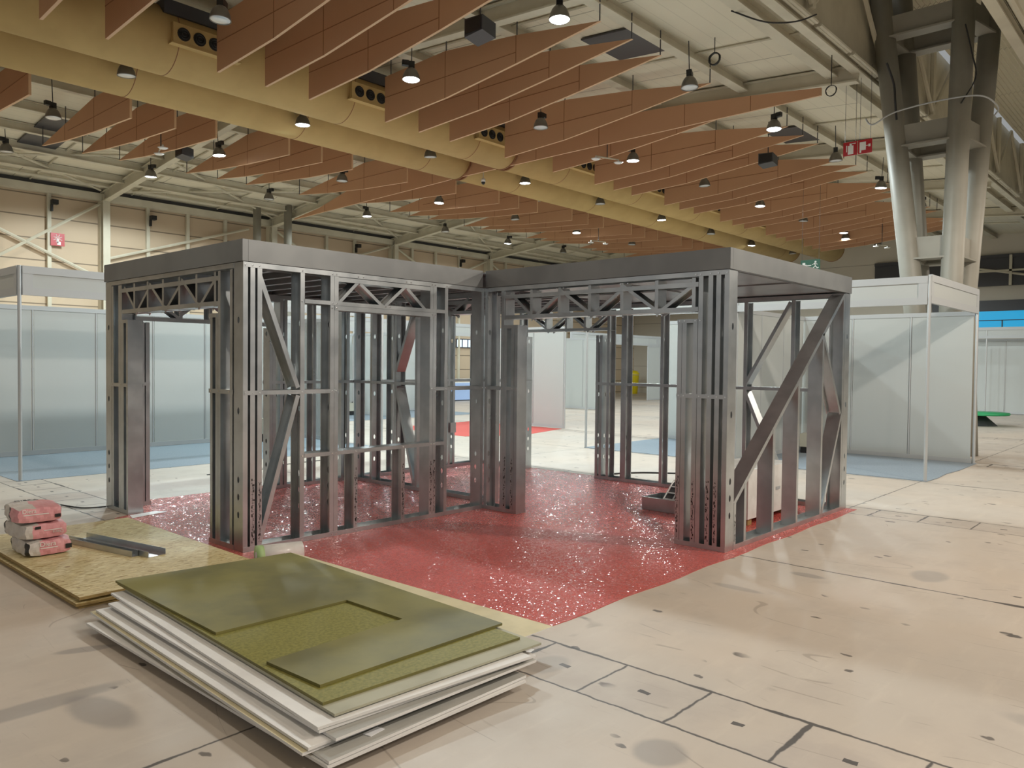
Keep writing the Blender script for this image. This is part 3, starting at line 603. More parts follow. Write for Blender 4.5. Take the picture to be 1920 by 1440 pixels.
# roof: edge fascia, soffit plates and joists
house.location.z = .0045
e = .012
for nm, (x0, x1, y0, y1) in {'left': (X1 - e, X1 - e + .05, Y1 - e, Y2 + e), 'inner_left': (X1 + .04, X2 - .045, Y1 - e, Y1 - e + .05), 'inner_right': (X2 - e, X2 - e + .05, Y0 - e, Y1 - .02), 'side': (X2 + .04, X3 + e, Y0 - e, Y0 - e + .05), 'right': (X3 + e - .05, X3 + e, Y0 + .04, Y2 + e), 'back': (X1 + .04, X3 - .04, Y2 + e - .05, Y2 + e)}.items():
    b = MB(); b.box(x0, x1, y0, y1, H0 + .004, H1)
    b.build('fascia_board', FASCIA, house, HO)
for x0, x1, y0, y1 in ((X1 + .05, X2 - .01, Y1 + .05, Y2 - .05), (X2 + .05, X3 - .05, Y0 + .05, Y1 - .01), (X2 + .01, X3 - .05, Y1 + .01, Y2 - .05)):
    b = MB(); b.box(x0, x1, y0, y1, 2.565, 2.585); b.build('roof_deck', DECK, house, HO)
    n = 8
    right = y0 < 4
    if right:
        b = MB(); nx = 2
        for i in range(2):
            for j in range(2):
                xa, xb, ya, yb = x0 + (x1 - x0) * i / 2, x0 + (x1 - x0) * (i + 1) / 2, y0 + (y1 - y0) * j / 2, y0 + (y1 - y0) * (j + 1) / 2
                q = MB(); q.box(xa + .004, xb - .004, ya + .004, yb - .004, 2.425, 2.44); q.box(xa + .004, xb - .004, ya + .004, ya + .02, 2.413, 2.425); q.box(xa + .004, xa + .02, ya + .02, yb - .004, 2.413, 2.425); q.build('soffit_panel', DECK, house, HO)
    else:
        for i in range(n):
            x = x0 + (x1 - x0) * (i + .5) / n
            q = MB(); q.sweep([(-.03, 0), (.03, 0), (.03, .015), (.027, .015), (.027, .003), (-.027, .003), (-.027, .145), (.01, .145), (.01, .148), (-.03, .148)], (x, y0, 2.416), (x, y1, 2.416), (1, 0, 0), (0, 0, 1)); q.build('roof_joist', DECK, house, HO)

# ================================================================== CARPET, FILM ROLL, PAPER, TRAY, WRAPPED BLOCK
m = MB(); N = 26
top = [(3.13 + (9.09 - 3.13) * i / N, 2.985 + .012 * math.sin(i * 1.3)) for i in range(N + 1)]
poly = top + [(9.09, 9.02), (3.36, 9.02), (3.36, 8.3), (3.13, 8.2)]
m.prism(poly, .0005, .004)
tag(m.build('carpet', CARPET), 'bright red carpet under crinkled clear film below the steel frame', 'carpet')
t = thing('plastic_roll', 'white plastic film roll with pale green end lying on the red carpet', 'roll', (3.16, 5.55, .004))
d = V((.34, -.10, 0)); p = V((3.16, 5.52, .0835)); o = t.location
MB().tube([p + d * .06, p + d], .077, 22).build('film', FILMW, t, o, True); MB().tube([p, p + d * .14], .079, 22).build('roll_end', ROLLG, t, o, True); MB().tube([p - d * .01, p + d * .01], .03, 14).build('core', PAPER, t, o)
m = MB(); m.prism([(3.25, 8.06), (3.64, 8.15), (3.58, 8.27), (3.29, 8.22)], .006, .009); tag(m.build('paper_sheet', PAPER), 'small white sheet lying on the red carpet beside the left door post', 'sheet')
t = thing('steel_tray', 'shallow grey steel box open at the top behind the right front post stack', 'tray', (7.4, 4.4, .004)); o = t.location
b = MB(); b.box(7.38, 7.384, 4.1, 4.72, .005, .14); b.box(7.78, 7.784, 4.1, 4.72, .005, .14); b.box(7.384, 7.78, 4.1, 4.104, .005, .14); b.box(7.384, 7.78, 4.716, 4.72, .005, .14); b.box(7.384, 7.78, 4.104, 4.716, .005, .01); b.box(7.375, 7.40, 4.1, 4.725, .138, .143); b.build('box_body', STEEL, t, o)
b = MB(); a0, a1 = V((7.47, 0, .06)), V((7.76, 0, .30))
for q in range(4): yy = 4.2 + q * .115; b.tube([a0 + V((0, yy, 0)), a1 + V((0, yy, 0))], .008, 6)
for q in range(5): pp = a0.lerp(a1, q / 4); b.tube([pp + V((0, 4.2, 0)), pp + V((0, 4.545, 0))], .008, 6)
g = tag(b.build('spacer_grid', WHITE), 'white plastic spacer grid leaning out of the shallow steel box', 'grid')
MB().add([a0 + V((.006, 4.21, -.012)), a0 + V((.006, 4.54, -.012)), a1 + V((.006, 4.54, -.012)), a1 + V((.006, 4.21, -.012))], [(0, 1, 2, 3)]).build('grid_backing', DARK, g)
t = thing('wrapped_block', 'white film wrapped block of boards standing inside the right room', 'package', (7.9, 3.85, .004)); o = t.location
b = MB(); b.box(7.32, 8.42, 3.45, 4.0, .07, .56)
b.build('block', FILMW, t, o)
for x in (7.36, 7.85, 8.3): MB().box(x, x + .09, 3.47, 3.98, .005, .068).build('bearer', OSBE, t, o)
for x0, x1, z0, z1 in ((8.28, 8.36, .33, .4), (8.26, 8.33, .14, .25), (8.3, 8.4, .10, .16)): MB().box(x0, x1, 3.444, 3.449, z0, z1).build('printed_mark', BLACK, t, o)
o_ = MB(); o_.box(7.97, 8.07, 3.444, 3.449, .3, .33); o_.build('printed_mark', ALUD, t, o)

# ================================================================== BOARD STACKS
OS = [(.0005, .019, (1.835, 7.70, 3.06, 5.375)), (.02, .039, (1.815, 7.72, 3.05, 5.36)), (.04, .059, (1.86, 7.73, 3.09, 5.42)), (.06, .08, (1.832, 7.755, 3.085, 5.355))]
for i, (z0, z1, (x0, y1, x1, y0)) in enumerate(OS):
    m = MB(); m.prism([(x0, y0), (x1, y0 + .02), (x1, y1), (x0 + .01, y1)], z0, z1, 0, 1)
    tag(m.build('osb_board', [OSB, OSBE]), 'strand board, %s in the pile under the pink bags' % ('lowest', 'second from the bottom', 'third from the bottom', 'topmost')[i], 'board', 'strand boards in the left pile')
def board(name, label, poly, z0, z1, mt, edge=None, cat='board', group=None):
    m = MB(); m.prism(poly, z0, z1, 0, 1); return tag(m.build(name, [mt, edge or mt]), label, cat, group)
G = 'plasterboards in the front stack'
def quad(lb, n, r):
    return [n, r, (lb[0] + r[0] - n[0], lb[1] + r[1] - n[1]), lb]
P_ = [('lowest white plasterboard of the front stack, poking out at its left corner', (1.704, 4.874), (1.721, 2.484), (2.857, 2.473), GYP),
      ('white plasterboard lying second from the floor in the front stack', (1.807, 4.857), (1.729, 2.487), (2.875, 2.487), GYPB),
      ('cream backed plasterboard third from the floor in the front stack', (1.763, 4.975), (1.679, 2.59), (2.913, 2.564), CREAMB),
      ('widest showing white plasterboard strip, fourth from the floor in the front stack', (1.781, 4.941), (1.701, 2.582), (2.932, 2.553), GYP),
      ('white plasterboard fifth from the floor in the front stack', (1.873, 4.882), (1.8, 2.543), (2.97, 2.504), GYPB),
      ('white plasterboard sixth from the floor in the front stack, torn at its near corner', (1.843, 4.919), (1.775, 2.62), (2.988, 2.523), GYP),
      ('upper white plasterboard with its long left side bare, in the front stack', (1.916, 5.073), (1.768, 2.619), (2.929, 2.502), GYP)]
for i, (lb, a, n, r, mt) in enumerate(P_):
    z = .0456 + i * .0152; board('plasterboard', lb, quad(a, n, r), z, z + .0125, mt, GYP, 'plasterboard', G)
board('plasterboard', 'thin cream board poking out on the carpet side of the front stack', [(2.134, 2.706), (3.331, 2.691), (3.254, 5.14), (2.085, 5.111)], 0.1515, 0.1555, CREAMB, GYP, 'plasterboard', G)
board('cement_board', 'grey board showing as a strip right under the olive boards', quad((1.987, 5.032), (1.859, 2.636), (3.066, 2.553)), 0.1562, 0.1675, GREYB, GREYB)
board('fibreboard', 'plain olive fibreboard lying beneath the notched dark board', quad((1.991, 5.166), (1.87, 2.735), (3.022, 2.661)), 0.1682, 0.1812, OLIVE, OLIVED)
board('fibreboard', 'dark dusty olive fibreboard with a rectangular notch, topmost of the front stack', [(1.98, 5.169), (1.955, 3.812), (2.753, 3.788), (2.763, 3.291), (1.928, 3.274), (1.947, 2.868), (3.091, 2.85), (3.155, 5.029)][::-1], 0.1820, 0.1950, OLIVED, OLIVED)
for i, (x, y, z, s) in enumerate(((2.96, 2.535, .1502, .04), (1.96, 2.53, .0736, .08))):
    m = MB(); m.prism([(x, y), (x + s, y + .01), (x + s * .9, y + s * .6), (x - .01, y + s * .5)], z, z + .003); m.build('torn_paper', PAPER).parent = None
    tag(bpy.data.objects[-1] if False else C.objects[-1], ('torn white paper scrap at the right corner of the front stack', 'torn white paper scrap at the near corner of the front stack')[i], 'paper scrap', 'torn paper scraps')

for i, y in enumerate((2.9, 3.7, 4.5)):  # bearers added out of sight, lifting the stack so it shades the floor
    m = MB(); m.box(1.95, 2.72, y, y + .09, .0005, .045); tag(m.build('added_bearer', OSBE), 'added timber bearer lifting the front board stack, %s from its near end' % NTH[i], 'batten', 'added bearers under the front stack')
# bags of screed on the strand boards
def text(body, size, loc, rx, mt, parent, o, name='lettering', ext=.0008):
    cu = bpy.data.curves.new(name, 'FONT'); cu.body = body; cu.size = size; cu.extrude = ext
    tmp = bpy.data.objects.new(name, cu); C.objects.link(tmp)
    me = bpy.data.meshes.new_from_object(tmp.evaluated_get(bpy.context.evaluated_depsgraph_get())); bpy.data.objects.remove(tmp)
    me.materials.clear(); me.materials.append(mt)
    ob = bpy.data.objects.new(name, me); C.objects.link(ob); ob.parent = parent; ob.location = loc; ob.rotation_euler = rx
    return ob
def bag(z, rot, dx, dy, label, style):
    a, b_, h = .16, .22, .126
    t = thing('cement_bag', label, 'bag', (2.07 + dx, 6.87 + dy, z), 'pink and white bags stacked on the strand boards'); t.rotation_euler = (0, 0, R(rot))
    NX, NY, NZ = 12, 14, 6; mb = MB(); idx = {}
    def sp(u, v, w_):   # superellipsoid-ish pillow with flat sides
        x = a * u; y = b_ * v; fx = 1 - .10 * abs(v) ** 6; e_ = 1 - .30 * (abs(u) ** 5 + abs(v) ** 5) / 2 * abs(w_)
        zz = h / 2 + (h / 2) * w_ * e_
        k = 1 - .05 * w_ * w_
        x *= k * fx; y *= k
        return (x + .004 * math.sin(9 * v + 5 * w_ + style), y + .004 * math.sin(11 * u + 3 * w_), zz + .004 * math.sin(7 * u + 6 * v + style * 2) * (1 if w_ > 0 else 0))
    def face(fu, n1, n2, cls):
        for i in range(n1):
            for j in range(n2):
                c = [fu(i, j), fu(i + 1, j), fu(i + 1, j + 1), fu(i, j + 1)]
                mb.add([sp(*q) for q in c], [(0, 1, 2, 3)], cls([sum(q[k] for q in c) / 4 for k in range(3)]))
    s = lambda i, n: -1 + 2 * i / n
    white_left = lambda c: 0 if c[0] > -.93 else 1
    front = (lambda c: 0) if style == 0 else (lambda c: 1 if c[0] < (-.55 if style == 2 else -.62) else 0)
    def side_left(c): return 2 if (c[1] > .72 or (style == 2 and c[1] < -.75)) else (1 if style else (0 if c[1] < -.2 else (2 if c[1] < -.05 else 1)))
    def topc(c): return (0 if c[0] > -.25 and c[1] < .55 else (2 if c[1] > .86 or abs(c[0] + .33) < .07 and c[1] < .6 else 1)) if style == 0 else (0 if c[0] > -.4 else 1)
    face(lambda i, j: (s(i, NX), s(j, NY), 1), NX, NY, topc); face(lambda i, j: (s(j, NX), s(i, NY), -1), NY, NX, lambda c: 1)
    face(lambda i, j: (s(i, NX), -1, s(j, NZ)), NX, NZ, front); face(lambda i, j: (s(j, NX), 1, s(i, NZ)), NZ, NX, lambda c: 1)
    face(lambda i, j: (1, s(i, NY), s(j, NZ)), NY, NZ, lambda c: 0); face(lambda i, j: (-1, s(j, NY), s(i, NZ)), NZ, NY, side_left)
    mb.build('bag_body', [PINK, BAGW, BLACK], t, (0, 0, 0), True)
    up_ = (R(90), 0, 0)
    if style == 2:
        text('Diera', .05, (-.075, -.226, .078), up_, WHITES, t, 0); MB().box(-.07, .05, -.2245, -.223, .06, .066).build('print_line', WHITES, t)
        MB().box(.105, .15, -.226, -.2245, .04, .075).build('logo_mark', BLACK, t)
    if style == 0:
        text('Diera', .042, (-.12, -.226, .085), up_, WHITES, t, 0); MB().box(-.11, .06, -.2245, -.223, .067, .073).build('print_line', WHITES, t); MB().box(.10, .14, -.226, -.2245, .035, .06).build('logo_mark', BLACK, t)
        ob = text('DIERA', .06, (-.10, .12, h + .004), (0, 0, R(0)), BLACK, t, 0)
    if style == 1:
        MB().box(-.08, -.04, -.226, -.2245, .085, .105).build('logo_mark', BLACK, t); text('Diera', .035, (.12, -.2275, .06), (R(90), R(180), 0), BAGW, t, 0); MB().box(-.02, .11, -.2255, -.224, .066, .071).build('print_line', WHITES, t)
bag(.0825, 0, 0, 0, 'pink and white paper bag at the bottom of the pile of three', 2)
bag(.212, 3, -.035, .01, 'pink and white paper bag in the middle of the pile, printed upside down', 1)
bag(.342, -4, -.055, .0, 'pink and white paper bag on top of the pile of three', 0)
# steel channels lying beside the bags
def cprof(w, h_, t=.002): return [(-w / 2, 0), (w / 2, 0), (w / 2, h_), (w / 2 - t, h_), (w / 2 - t, t), (-w / 2 + t, t), (-w / 2 + t, h_), (-w / 2, h_)]
ax = V((.215, -1.03, 0)).normalized(); sd = V((ax.y, -ax.x, 0)) * -1
c0 = V((2.42, 7.10, .0805))
m = MB(); m.sweep(cprof(.15, .045), c0, c0 + ax * 1.05, sd, (0, 0, 1)); tag(m.build('steel_channel', STEEL), 'wide open steel channel lying on the strand boards right of the bags', 'steel channel', 'loose steel channels')
m = MB(); m.sweep(cprof(.05, .045), c0 - sd * .105 + ax * .02, c0 - sd * .105 + ax * .93, sd, (0, 0, 1)); tag(m.build('steel_channel', STEEL), 'narrow steel channel lying between the bags and the wide channel', 'steel channel', 'loose steel channels')

# ================================================================== EXHIBITION BOOTHS
ZB, ZF = 2.485, 2.885
def post(t, o, x, y, z1): MB().tube([(x, y, 0.0125), (x, y, z1)], .024, 8).build('post', ALU, t, o)
def panel_wall(t, o, p, q, z1, step=.95, low=.0):
    p, q = V((*p, 0)), V((*q, 0)); L = (q - p).length; d = (q - p) / L; n = V((-d.y, d.x, 0)); k = max(1, round(L / step)); 
    for i in range(k):
        a, b = p + d * (L * i / k + .02), p + d * (L * (i + 1) / k - .02)
        MB().sweep([(-.008, .075), (.008, .075), (.008, z1 - .03), (-.008, z1 - .03)], a, b, n, (0, 0, 1)).build('wall_panel', WHITEP, t, o)
    for i in range(1, k):
        c = p + d * (L * i / k); MB().tube([(c.x, c.y, .0125), (c.x, c.y, z1)], .016, 8).build('panel_post', ALU, t, o)
    for z in (.0125, z1 - .05):
        MB().sweep([(-.02, z), (.02, z), (.02, z + .072), (-.02, z + .072)], p, q, n, (0, 0, 1)).build('rail', ALUD, t, o)
def fascia(t, o, p, q, z0, z1, blank=None):
    p, q = V((*p, 0)), V((*q, 0)); d = (q - p).normalized(); n = V((-d.y, d.x, 0)); L = (q - p).length
    k = max(1, round(L / 3))
    fr = MB()
    fr.sweep([(-.025, z0), (.025, z0), (.025, z0 + .1), (-.025, z0 + .1)], p, q, n, (0, 0, 1)); fr.sweep([(-.025, z1 - .1), (.025, z1 - .1), (.025, z1), (-.025, z1)], p, q, n, (0, 0, 1))
    for i in range(k):
        for a in (L * i / k, L * (i + 1) / k - .12): fr.sweep([(-.022, z0 + .1), (.022, z0 + .1), (.022, z1 - .1), (-.022, z1 - .1)], p + d * a, p + d * (a + .12), n, (0, 0, 1))
        MB().sweep([(-.012, z0 + .1), (.012, z0 + .1), (.012, z1 - .1), (-.012, z1 - .1)], p + d * (L * i / k + .12), p + d * (L * (i + 1) / k - .12), n, (0, 0, 1)).build('sign_panel', WHITEP, t, o)
    fr.build('fascia_frame', ALUD, t, o)
def booth_floor(label, poly, mt=GREYCARPET, z=.004):
    m = MB(); m.prism(poly, .0006, z); return tag(m.build('carpet', mt), label, 'carpet')
# right booth
t = thing('exhibition_booth', 'white panel booth with grey fascia at right behind the steel frame', 'exhibition booth', (12.04, 3.05, 0)); o = t.location
for x, y in ((12.04, 3.05), (14.85, 3.03), (12.04, 5.93), (12.04, 8.98), (14.85, 8.98)): post(t, o, x, y, ZF)
panel_wall(t, o, (14.85, 3.06), (14.85, 8.95), ZB + .04); panel_wall(t, o, (12.07, 5.93), (14.82, 5.93), ZB + .04)
fascia(t, o, (12.04, 3.07), (12.04, 8.96), ZB, ZF); fascia(t, o, (12.06, 3.05), (14.83, 3.03), ZB + .02, ZF + .02)
booth_floor('blue grey carpet in the right booth, its front edge curling up', [(12.02, 3.02), (12.5, 3.0), (13.1, 3.03), (13.7, 2.99), (14.9, 3.0), (14.9, 9.0), (12.02, 9.0)], z=.012)
# left booth
t = thing('exhibition_booth', 'bright white panel booth with grey fascia at the left edge, open to the front', 'exhibition booth', (3.25, 11.55, 0)); o = t.location
for x, y in ((3.25, 11.56), (9.2, 11.6), (3.25, 14.5), (9.2, 14.5)): post(t, o, x, y, 2.8)
panel_wall(t, o, (3.28, 14.5), (9.17, 14.5), 2.44); panel_wall(t, o, (9.2, 12.9), (9.2, 14.47), 2.44)
fascia(t, o, (3.28, 11.56), (9.17, 11.6), 2.42, 2.8); fascia(t, o, (3.25, 11.6), (3.25, 14.47), 2.42, 2.8)
booth_floor('blue grey carpet in the left booth', [(3.2, 11.52), (9.25, 11.56), (9.25, 14.55), (3.2, 14.55)])
# booth row farther back, left of the frame
t = thing('exhibition_booth', 'white booth far behind the left room of the steel frame', 'exhibition booth', (11.6, 17.4, 0)); o = t.location
for x, y in ((11.6, 17.4), (14.6, 17.4), (11.6, 19.8), (14.6, 19.8), (17.6, 17.4), (17.6, 19.8)): post(t, o, x, y, 2.8)
panel_wall(t, o, (11.63, 19.8), (14.57, 19.8), 2.44); panel_wall(t, o, (14.6, 17.43), (14.6, 19.77), 2.44); panel_wall(t, o, (14.63, 19.8), (17.57, 19.8), 2.44)
fascia(t, o, (11.63, 17.4), (17.57, 17.4), 2.42, 2.8); fascia(t, o, (11.6, 17.43), (11.6, 19.77), 2.42, 2.8)
booth_floor('blue grey carpet of the booth far behind the left room', [(11.5, 17.3), (17.7, 17.3), (17.7, 19.9), (11.5, 19.9)])
t = thing('partition_wall', 'pale partition panels standing on a second red carpet behind the doorway', 'partition', (15.17, 13.5, 0)); o = t.location
panel_wall(t, o, (15.17, 12.0), (15.17, 15.0), 2.5, 1.0); post(t, o, 15.17, 11.98, 2.5); post(t, o, 15.17, 15.02, 2.5)
m = MB(); m.prism([(11.9, 12.15), (13.1, 11.5), (15.1, 12.0), (15.1, 15.2), (12.2, 15.0)], .0006, .004); tag(m.build('carpet', REDPLAIN), 'second red carpet on the floor beyond the steel frame', 'carpet')
t = thing('partition_wall', 'pale partition farther back, seen through the wide doorway right of the reddish one', 'partition', (22.3, 16.5, 0)); o = t.location
panel_wall(t, o, (22.3, 15.9), (22.3, 18.6), 2.5, 1.0); post(t, o, 22.3, 15.87, 2.5)
t = thing('exhibition_booth', 'bright white booth far away, seen through the right rear wall studs', 'exhibition booth', (27, 19, 0)); o = t.location
panel_wall(t, o, (30, 19), (34, 19), 2.44, 1.0); fascia(t, o, (24.4, 19), (34, 19), 2.44, 2.88); post(t, o, 24.4, 19, 2.88); post(t, o, 30, 19, 2.88); post(t, o, 34, 19, 2.88)
t = thing('exhibition_booth', 'pale booth wall with fascia at the far right, under the blue window', 'exhibition booth', (32, 5, 0)); o = t.location
panel_wall(t, o, (32, 0), (32, 7.5), 2.62, 1.0); fascia(t, o, (31.4, 0), (31.4, 7.5), 2.64, 3.03); post(t, o, 31.4, 7.5, 3.03); post(t, o, 31.4, 6.1, 3.03); post(t, o, 31.4, 0.02, 3.03)
t = thing('partition_wall', 'long beige partition behind the far counter by the left wall', 'partition', (18, 22, 0)); o = t.location
panel_wall(t, o, (15.5, 22.5), (20.5, 22.5), 2.2, 1.0); post(t, o, 15.5, 22.5, 2.2); post(t, o, 20.5, 22.5, 2.2)

# ================================================================== SMALL THINGS BEHIND THE FRAME
def heater(x, y, label, s=1.0):
    t = thing('stand_unit', label, 'stand', (x, y, .012)); o = t.location
    MB().box(x - .16 * s, x + .16 * s, y - .1, y + .1, .16 * s, .46 * s).build('cabinet', BEIGEBOX, t, o); b = MB(); b.box(x - .14 * s, x + .14 * s, y - .09, y + .09, .013, .15 * s); b.build('base', BLACK, t, o)
    MB().tube([(x + .12 * s, y, .46 * s), (x + .12 * s, y, .5 * s)], .02, 8).build('knob', DARK, t, o)
heater(8.25, 14.0, 'beige cabinet on a black base against the left booth back wall')
heater(14.35, 5.62, 'small beige cabinet with black base on the right booth carpet', .8)
heater(14.1, 19.3, 'small pale stand with black base in the booth far behind the left room', .8)
t = thing('litter_bin', 'tall yellow bin far away, seen through the right rear wall studs', 'bin', (36.5, 24.0, 0)); o = t.location
MB().lathe([(.0, .0), (.22, .0), (.3, 1.0), (.3, 1.02), (0, 1.02)], (36.5, 24, 0), 16).build('bin_body', YELLOW, t, o, True); MB().lathe([(.31, 1.05), (.32, 1.1), (.2, 1.25), (0, 1.28)], (36.5, 24, 0), 16).build('bin_lid', YELLOW, t, o, True)
t = thing('counter_table', 'counter draped in pale blue cloth against the far left wall', 'counter', (23.6, 24, 0)); o = t.location
MB().box(22.6, 25.6, 23.7, 24.3, .75, .78).build('table_top', WHITE, t, o); MB().box(22.58, 25.62, 23.68, 24.32, .04, .75).build('cloth_skirt', BLUEC, t, o)
t = thing('low_table', 'low green topped table on a dark base by the far right booths', 'table', (25.2, 4.9, 0)); o = t.location
b = MB(); b.lathe([(.0, .30), (.72, .30), (.74, .33), (.72, .37), (0, .38)], (25.1, 5.0, 0), 28); b.build('table_top', GREENT, t, o, True); MB().tube([(25.1, 5.0, 0), (25.1, 5.0, .3)], .45, 14, r1=.12).build('table_base', DARK, t, o)

# ================================================================== HANGING THINGS
def arrow(mb, c, u, v, s, pts, m=0):
    mb.add([V(c) + V(u) * (x * s) + V(v) * (y * s) for x, y in pts], [tuple(range(len(pts)))], m)
# fire-alarm sign on the left wall
t = thing('fire_sign', 'red square sign with a white pressing hand on the left wall', 'sign', (7.95, 24.8, 5.0)); o = t.location
MB().box(7.78, 8.14, 24.84, 24.86, 4.83, 5.19).build('sign_board', REDS, t, o)
b = MB(); c = V((7.96, 24.836, 5.04))
for k in range(8):
    a = k * math.pi / 4 + .4; b.tube([c + V((math.cos(a) * .045, 0, math.sin(a) * .045)), c + V((math.cos(a) * .12, 0, math.sin(a) * .12))], .009, 4)
b.box(7.95, 7.975, 24.832, 24.84, 4.9, 5.05); b.box(7.94, 8.04, 24.832, 24.84, 4.86, 4.95); b.tube([c + V((.04 * math.cos(q * math.pi / 6), 0, .04 * math.sin(q * math.pi / 6))) for q in range(13)], .007, 4)
b.build('sign_symbol', WHITES, t, o)
MB().box(7.8, 7.84, 24.86, 24.95, 4.9, 5.0).build('bracket', DARK, t, o)
# twin extinguisher / hose sign hung left of the column
def hung_sign(name, label, x, y0, y1, z0, z1, m1, sym, zt):
    t = thing(name, label, 'sign', (x, (y0 + y1) / 2, z0)); o = t.location
    MB().box(x, x + .015, y0, y1, z0, z1).build('sign_board', m1, t, o)
    b = MB(); sym(b); b.build('sign_symbol', WHITES, t, o)
    for y in (y0 + .03, y1 - .03): MB().tube([(x + .008, y, z1), (x + .008, y, zt)], .004, 5).build('hanging_wire', DARK, t, o)
def sym1(b):
    x = 15 - .004; b.box(x, x + .003, 5.02 + .06, 5.02 + .16, 5.56 - .02, 5.56 + .13); b.box(x, x + .003, 5.02 + .16, 5.02 + .19, 5.56 + .02, 5.56 + .12); b.box(x, x + .003, 5.09, 5.14, 5.69, 5.72); b.box(x, x + .003, 5.04, 5.12, 5.7, 5.712)
def sym2(b):
    x = 15 - .004; b.box(x, x + .003, 4.93 - .03, 4.93 + .055, 5.58, 5.71); b.box(x, x + .003, 4.83, 4.86, 5.64, 5.68); b.box(x, x + .003, 4.86, 4.90, 5.655, 5.665); b.box(x, x + .003, 4.965, 4.985, 5.53, 5.58)
hung_sign('fire_sign', 'red sign with a white fire extinguisher, left of the hanging pair', 15, 5.075, 5.325, 5.51, 5.76, REDS, lambda b: (b.box(14.996, 14.999, 5.14, 5.24, 5.53, 5.69), b.box(14.996, 14.999, 5.17, 5.21, 5.69, 5.73), b.box(14.996, 14.999, 5.1, 5.19, 5.715, 5.728), b.box(14.996, 14.999, 5.255, 5.27, 5.58, 5.7)), 7.08)
hung_sign('fire_sign', 'red sign with a white hose reel, right of the hanging pair', 15, 4.815, 5.06, 5.51, 5.76, REDS, lambda b: (b.box(14.996, 14.999, 4.92, 5.03, 5.57, 5.72), b.box(14.996, 14.999, 4.84, 4.875, 5.62, 5.67), b.box(14.996, 14.999, 4.875, 4.92, 5.64, 5.65), b.box(14.996, 14.999, 5.0, 5.03, 5.53, 5.57)), 7.1)
def run(b):
    x = 21.996
    b.box(x, x + .003, 8.79, 8.87, 4.30, 4.52); b.box(x, x + .003, 8.62, 8.76, 4.43, 4.45); b.add([(x, 8.76, 4.40), (x, 8.76, 4.48), (x, 8.80, 4.44)], [(0, 1, 2)])
    b.disc((x, 8.5, 4.53), (-1, 0, 0), .03, 10); b.tube([(x, 8.53, 4.5), (x, 8.5, 4.42), (x, 8.45, 4.36), (x, 8.41, 4.37)], .014, 5); b.tube([(x, 8.5, 4.42), (x, 8.56, 4.37), (x, 8.6, 4.31)], .014, 5); b.tube([(x, 8.52, 4.49), (x, 8.44, 4.46)], .01, 5); b.tube([(x, 8.53, 4.49), (x, 8.6, 4.45)], .01, 5)
hung_sign('exit_sign', 'green sign with a white running figure and arrow above the right roof edge', 22, 8.38, 8.92, 4.27, 4.6, GREENS, run, 7.34)
# loudspeakers
def speaker(x, y, z, s, label):
    t = thing('loudspeaker', label, 'loudspeaker', (x, y, z)); o = t.location
    MB().sweep([(-.22 * s, -.13 * s), (.22 * s, -.16 * s), (.22 * s, .16 * s), (-.22 * s, .13 * s)], (x - .17 * s, y, z), (x + .17 * s, y, z - .05), (0, 1, 0), (0, 0, 1)).build('cabinet', DARK, t, o)
    MB().box(x - .172 * s - .01, x - .17 * s, y - .19 * s, y + .19 * s, z - .12 * s, z + .12 * s).build('grille', BLACK, t, o)
    MB().tube([(x, y, z + .12 * s), (x, y, zroof(y) - .02)], .012, 6).build('bracket', DARK, t, o)
speaker(8.45, 8.37, 6.62, .85, 'dark box loudspeaker hanging under the roof at the top centre')
speaker(8.43, 17.95, 6.42, .8, 'dark box loudspeaker hanging left of the ducts between two baffle trios')
speaker(17.6, 7.96, 6.42, .8, 'dark box loudspeaker hanging right of the ducts behind the baffles')
# antenna bars
def bar(x, y, z, label, ux=.3, uy=-.1):
    t = thing('antenna_bar', label, 'antenna', (x, y, z)); o = t.location
    MB().tube([(x - ux, y - uy, z), (x + ux, y + uy, z)], .018, 6).build('bar', CREAM, t, o); MB().tube([(x, y, z), (x, y, zroof(y) - .02)], .012, 6).build('drop_rod', DARK, t, o)
    for sx in (-1, 1): MB().lathe([(0, -.09), (.07, -.085), (.11, -.06), (.02, -.045), (.015, 0)], (x + sx * ux, y + sx * uy, z), 16).build('disc', WHITE, t, o, True)
bar(14.75, 10.5, 6.3, 'white twin disc antenna bar hanging below the long baffle, right of the ducts')
bar(7.6, 17.3, 6.22, 'white twin disc antenna bar hanging left of the ducts near the camera', .08, .28)
bar(23.2, 16.85, 6.05, 'white twin disc antenna bar hanging far left of the ducts')
bar(30.3, 9.3, 6.05, 'white twin disc antenna bar hanging far right of the ducts')
t = thing('dome_camera', 'small dome camera on a pole hanging under the long baffle', 'camera', (14.3, 14.4, 6.2)); o = t.location
MB().tube([(14.3, 14.0, 6.25), (14.3, 14.0, 7.70)], .012, 6).build('pole', CREAM, t, o); MB().lathe([(0, .03), (.05, .03), (.055, -.05), (0, -.05)], (14.3, 14.0, 6.24), 14).build('housing', WHITE, t, o, True); MB().lathe([(.05, -.05), (.045, -.09), (.02, -.115), (0, -.12)], (14.3, 14.0, 6.24), 14).build('dome', BLACK, t, o, True)
# floodlights on the left wall posts
for i, (x, z) in enumerate(((7.8, 6.05), (10.58, 6.0), (18.4, 6.05), (24.0, 6.05))):
    t = thing('wall_floodlight', 'small black floodlight on a post of the left wall, %s from the left' % NTH[i], 'floodlight', (x, 24.86, z), 'floodlights on the left wall'); o = t.location
    MB().box(x - .02, x + .14, 24.68, 24.86, z - .06, z + .07).build('lamp_head', BLACK, t, o); MB().box(x - .02, x + .03, 24.78, 24.9, z - .25, z - .06).build('bracket', BLACK, t, o)
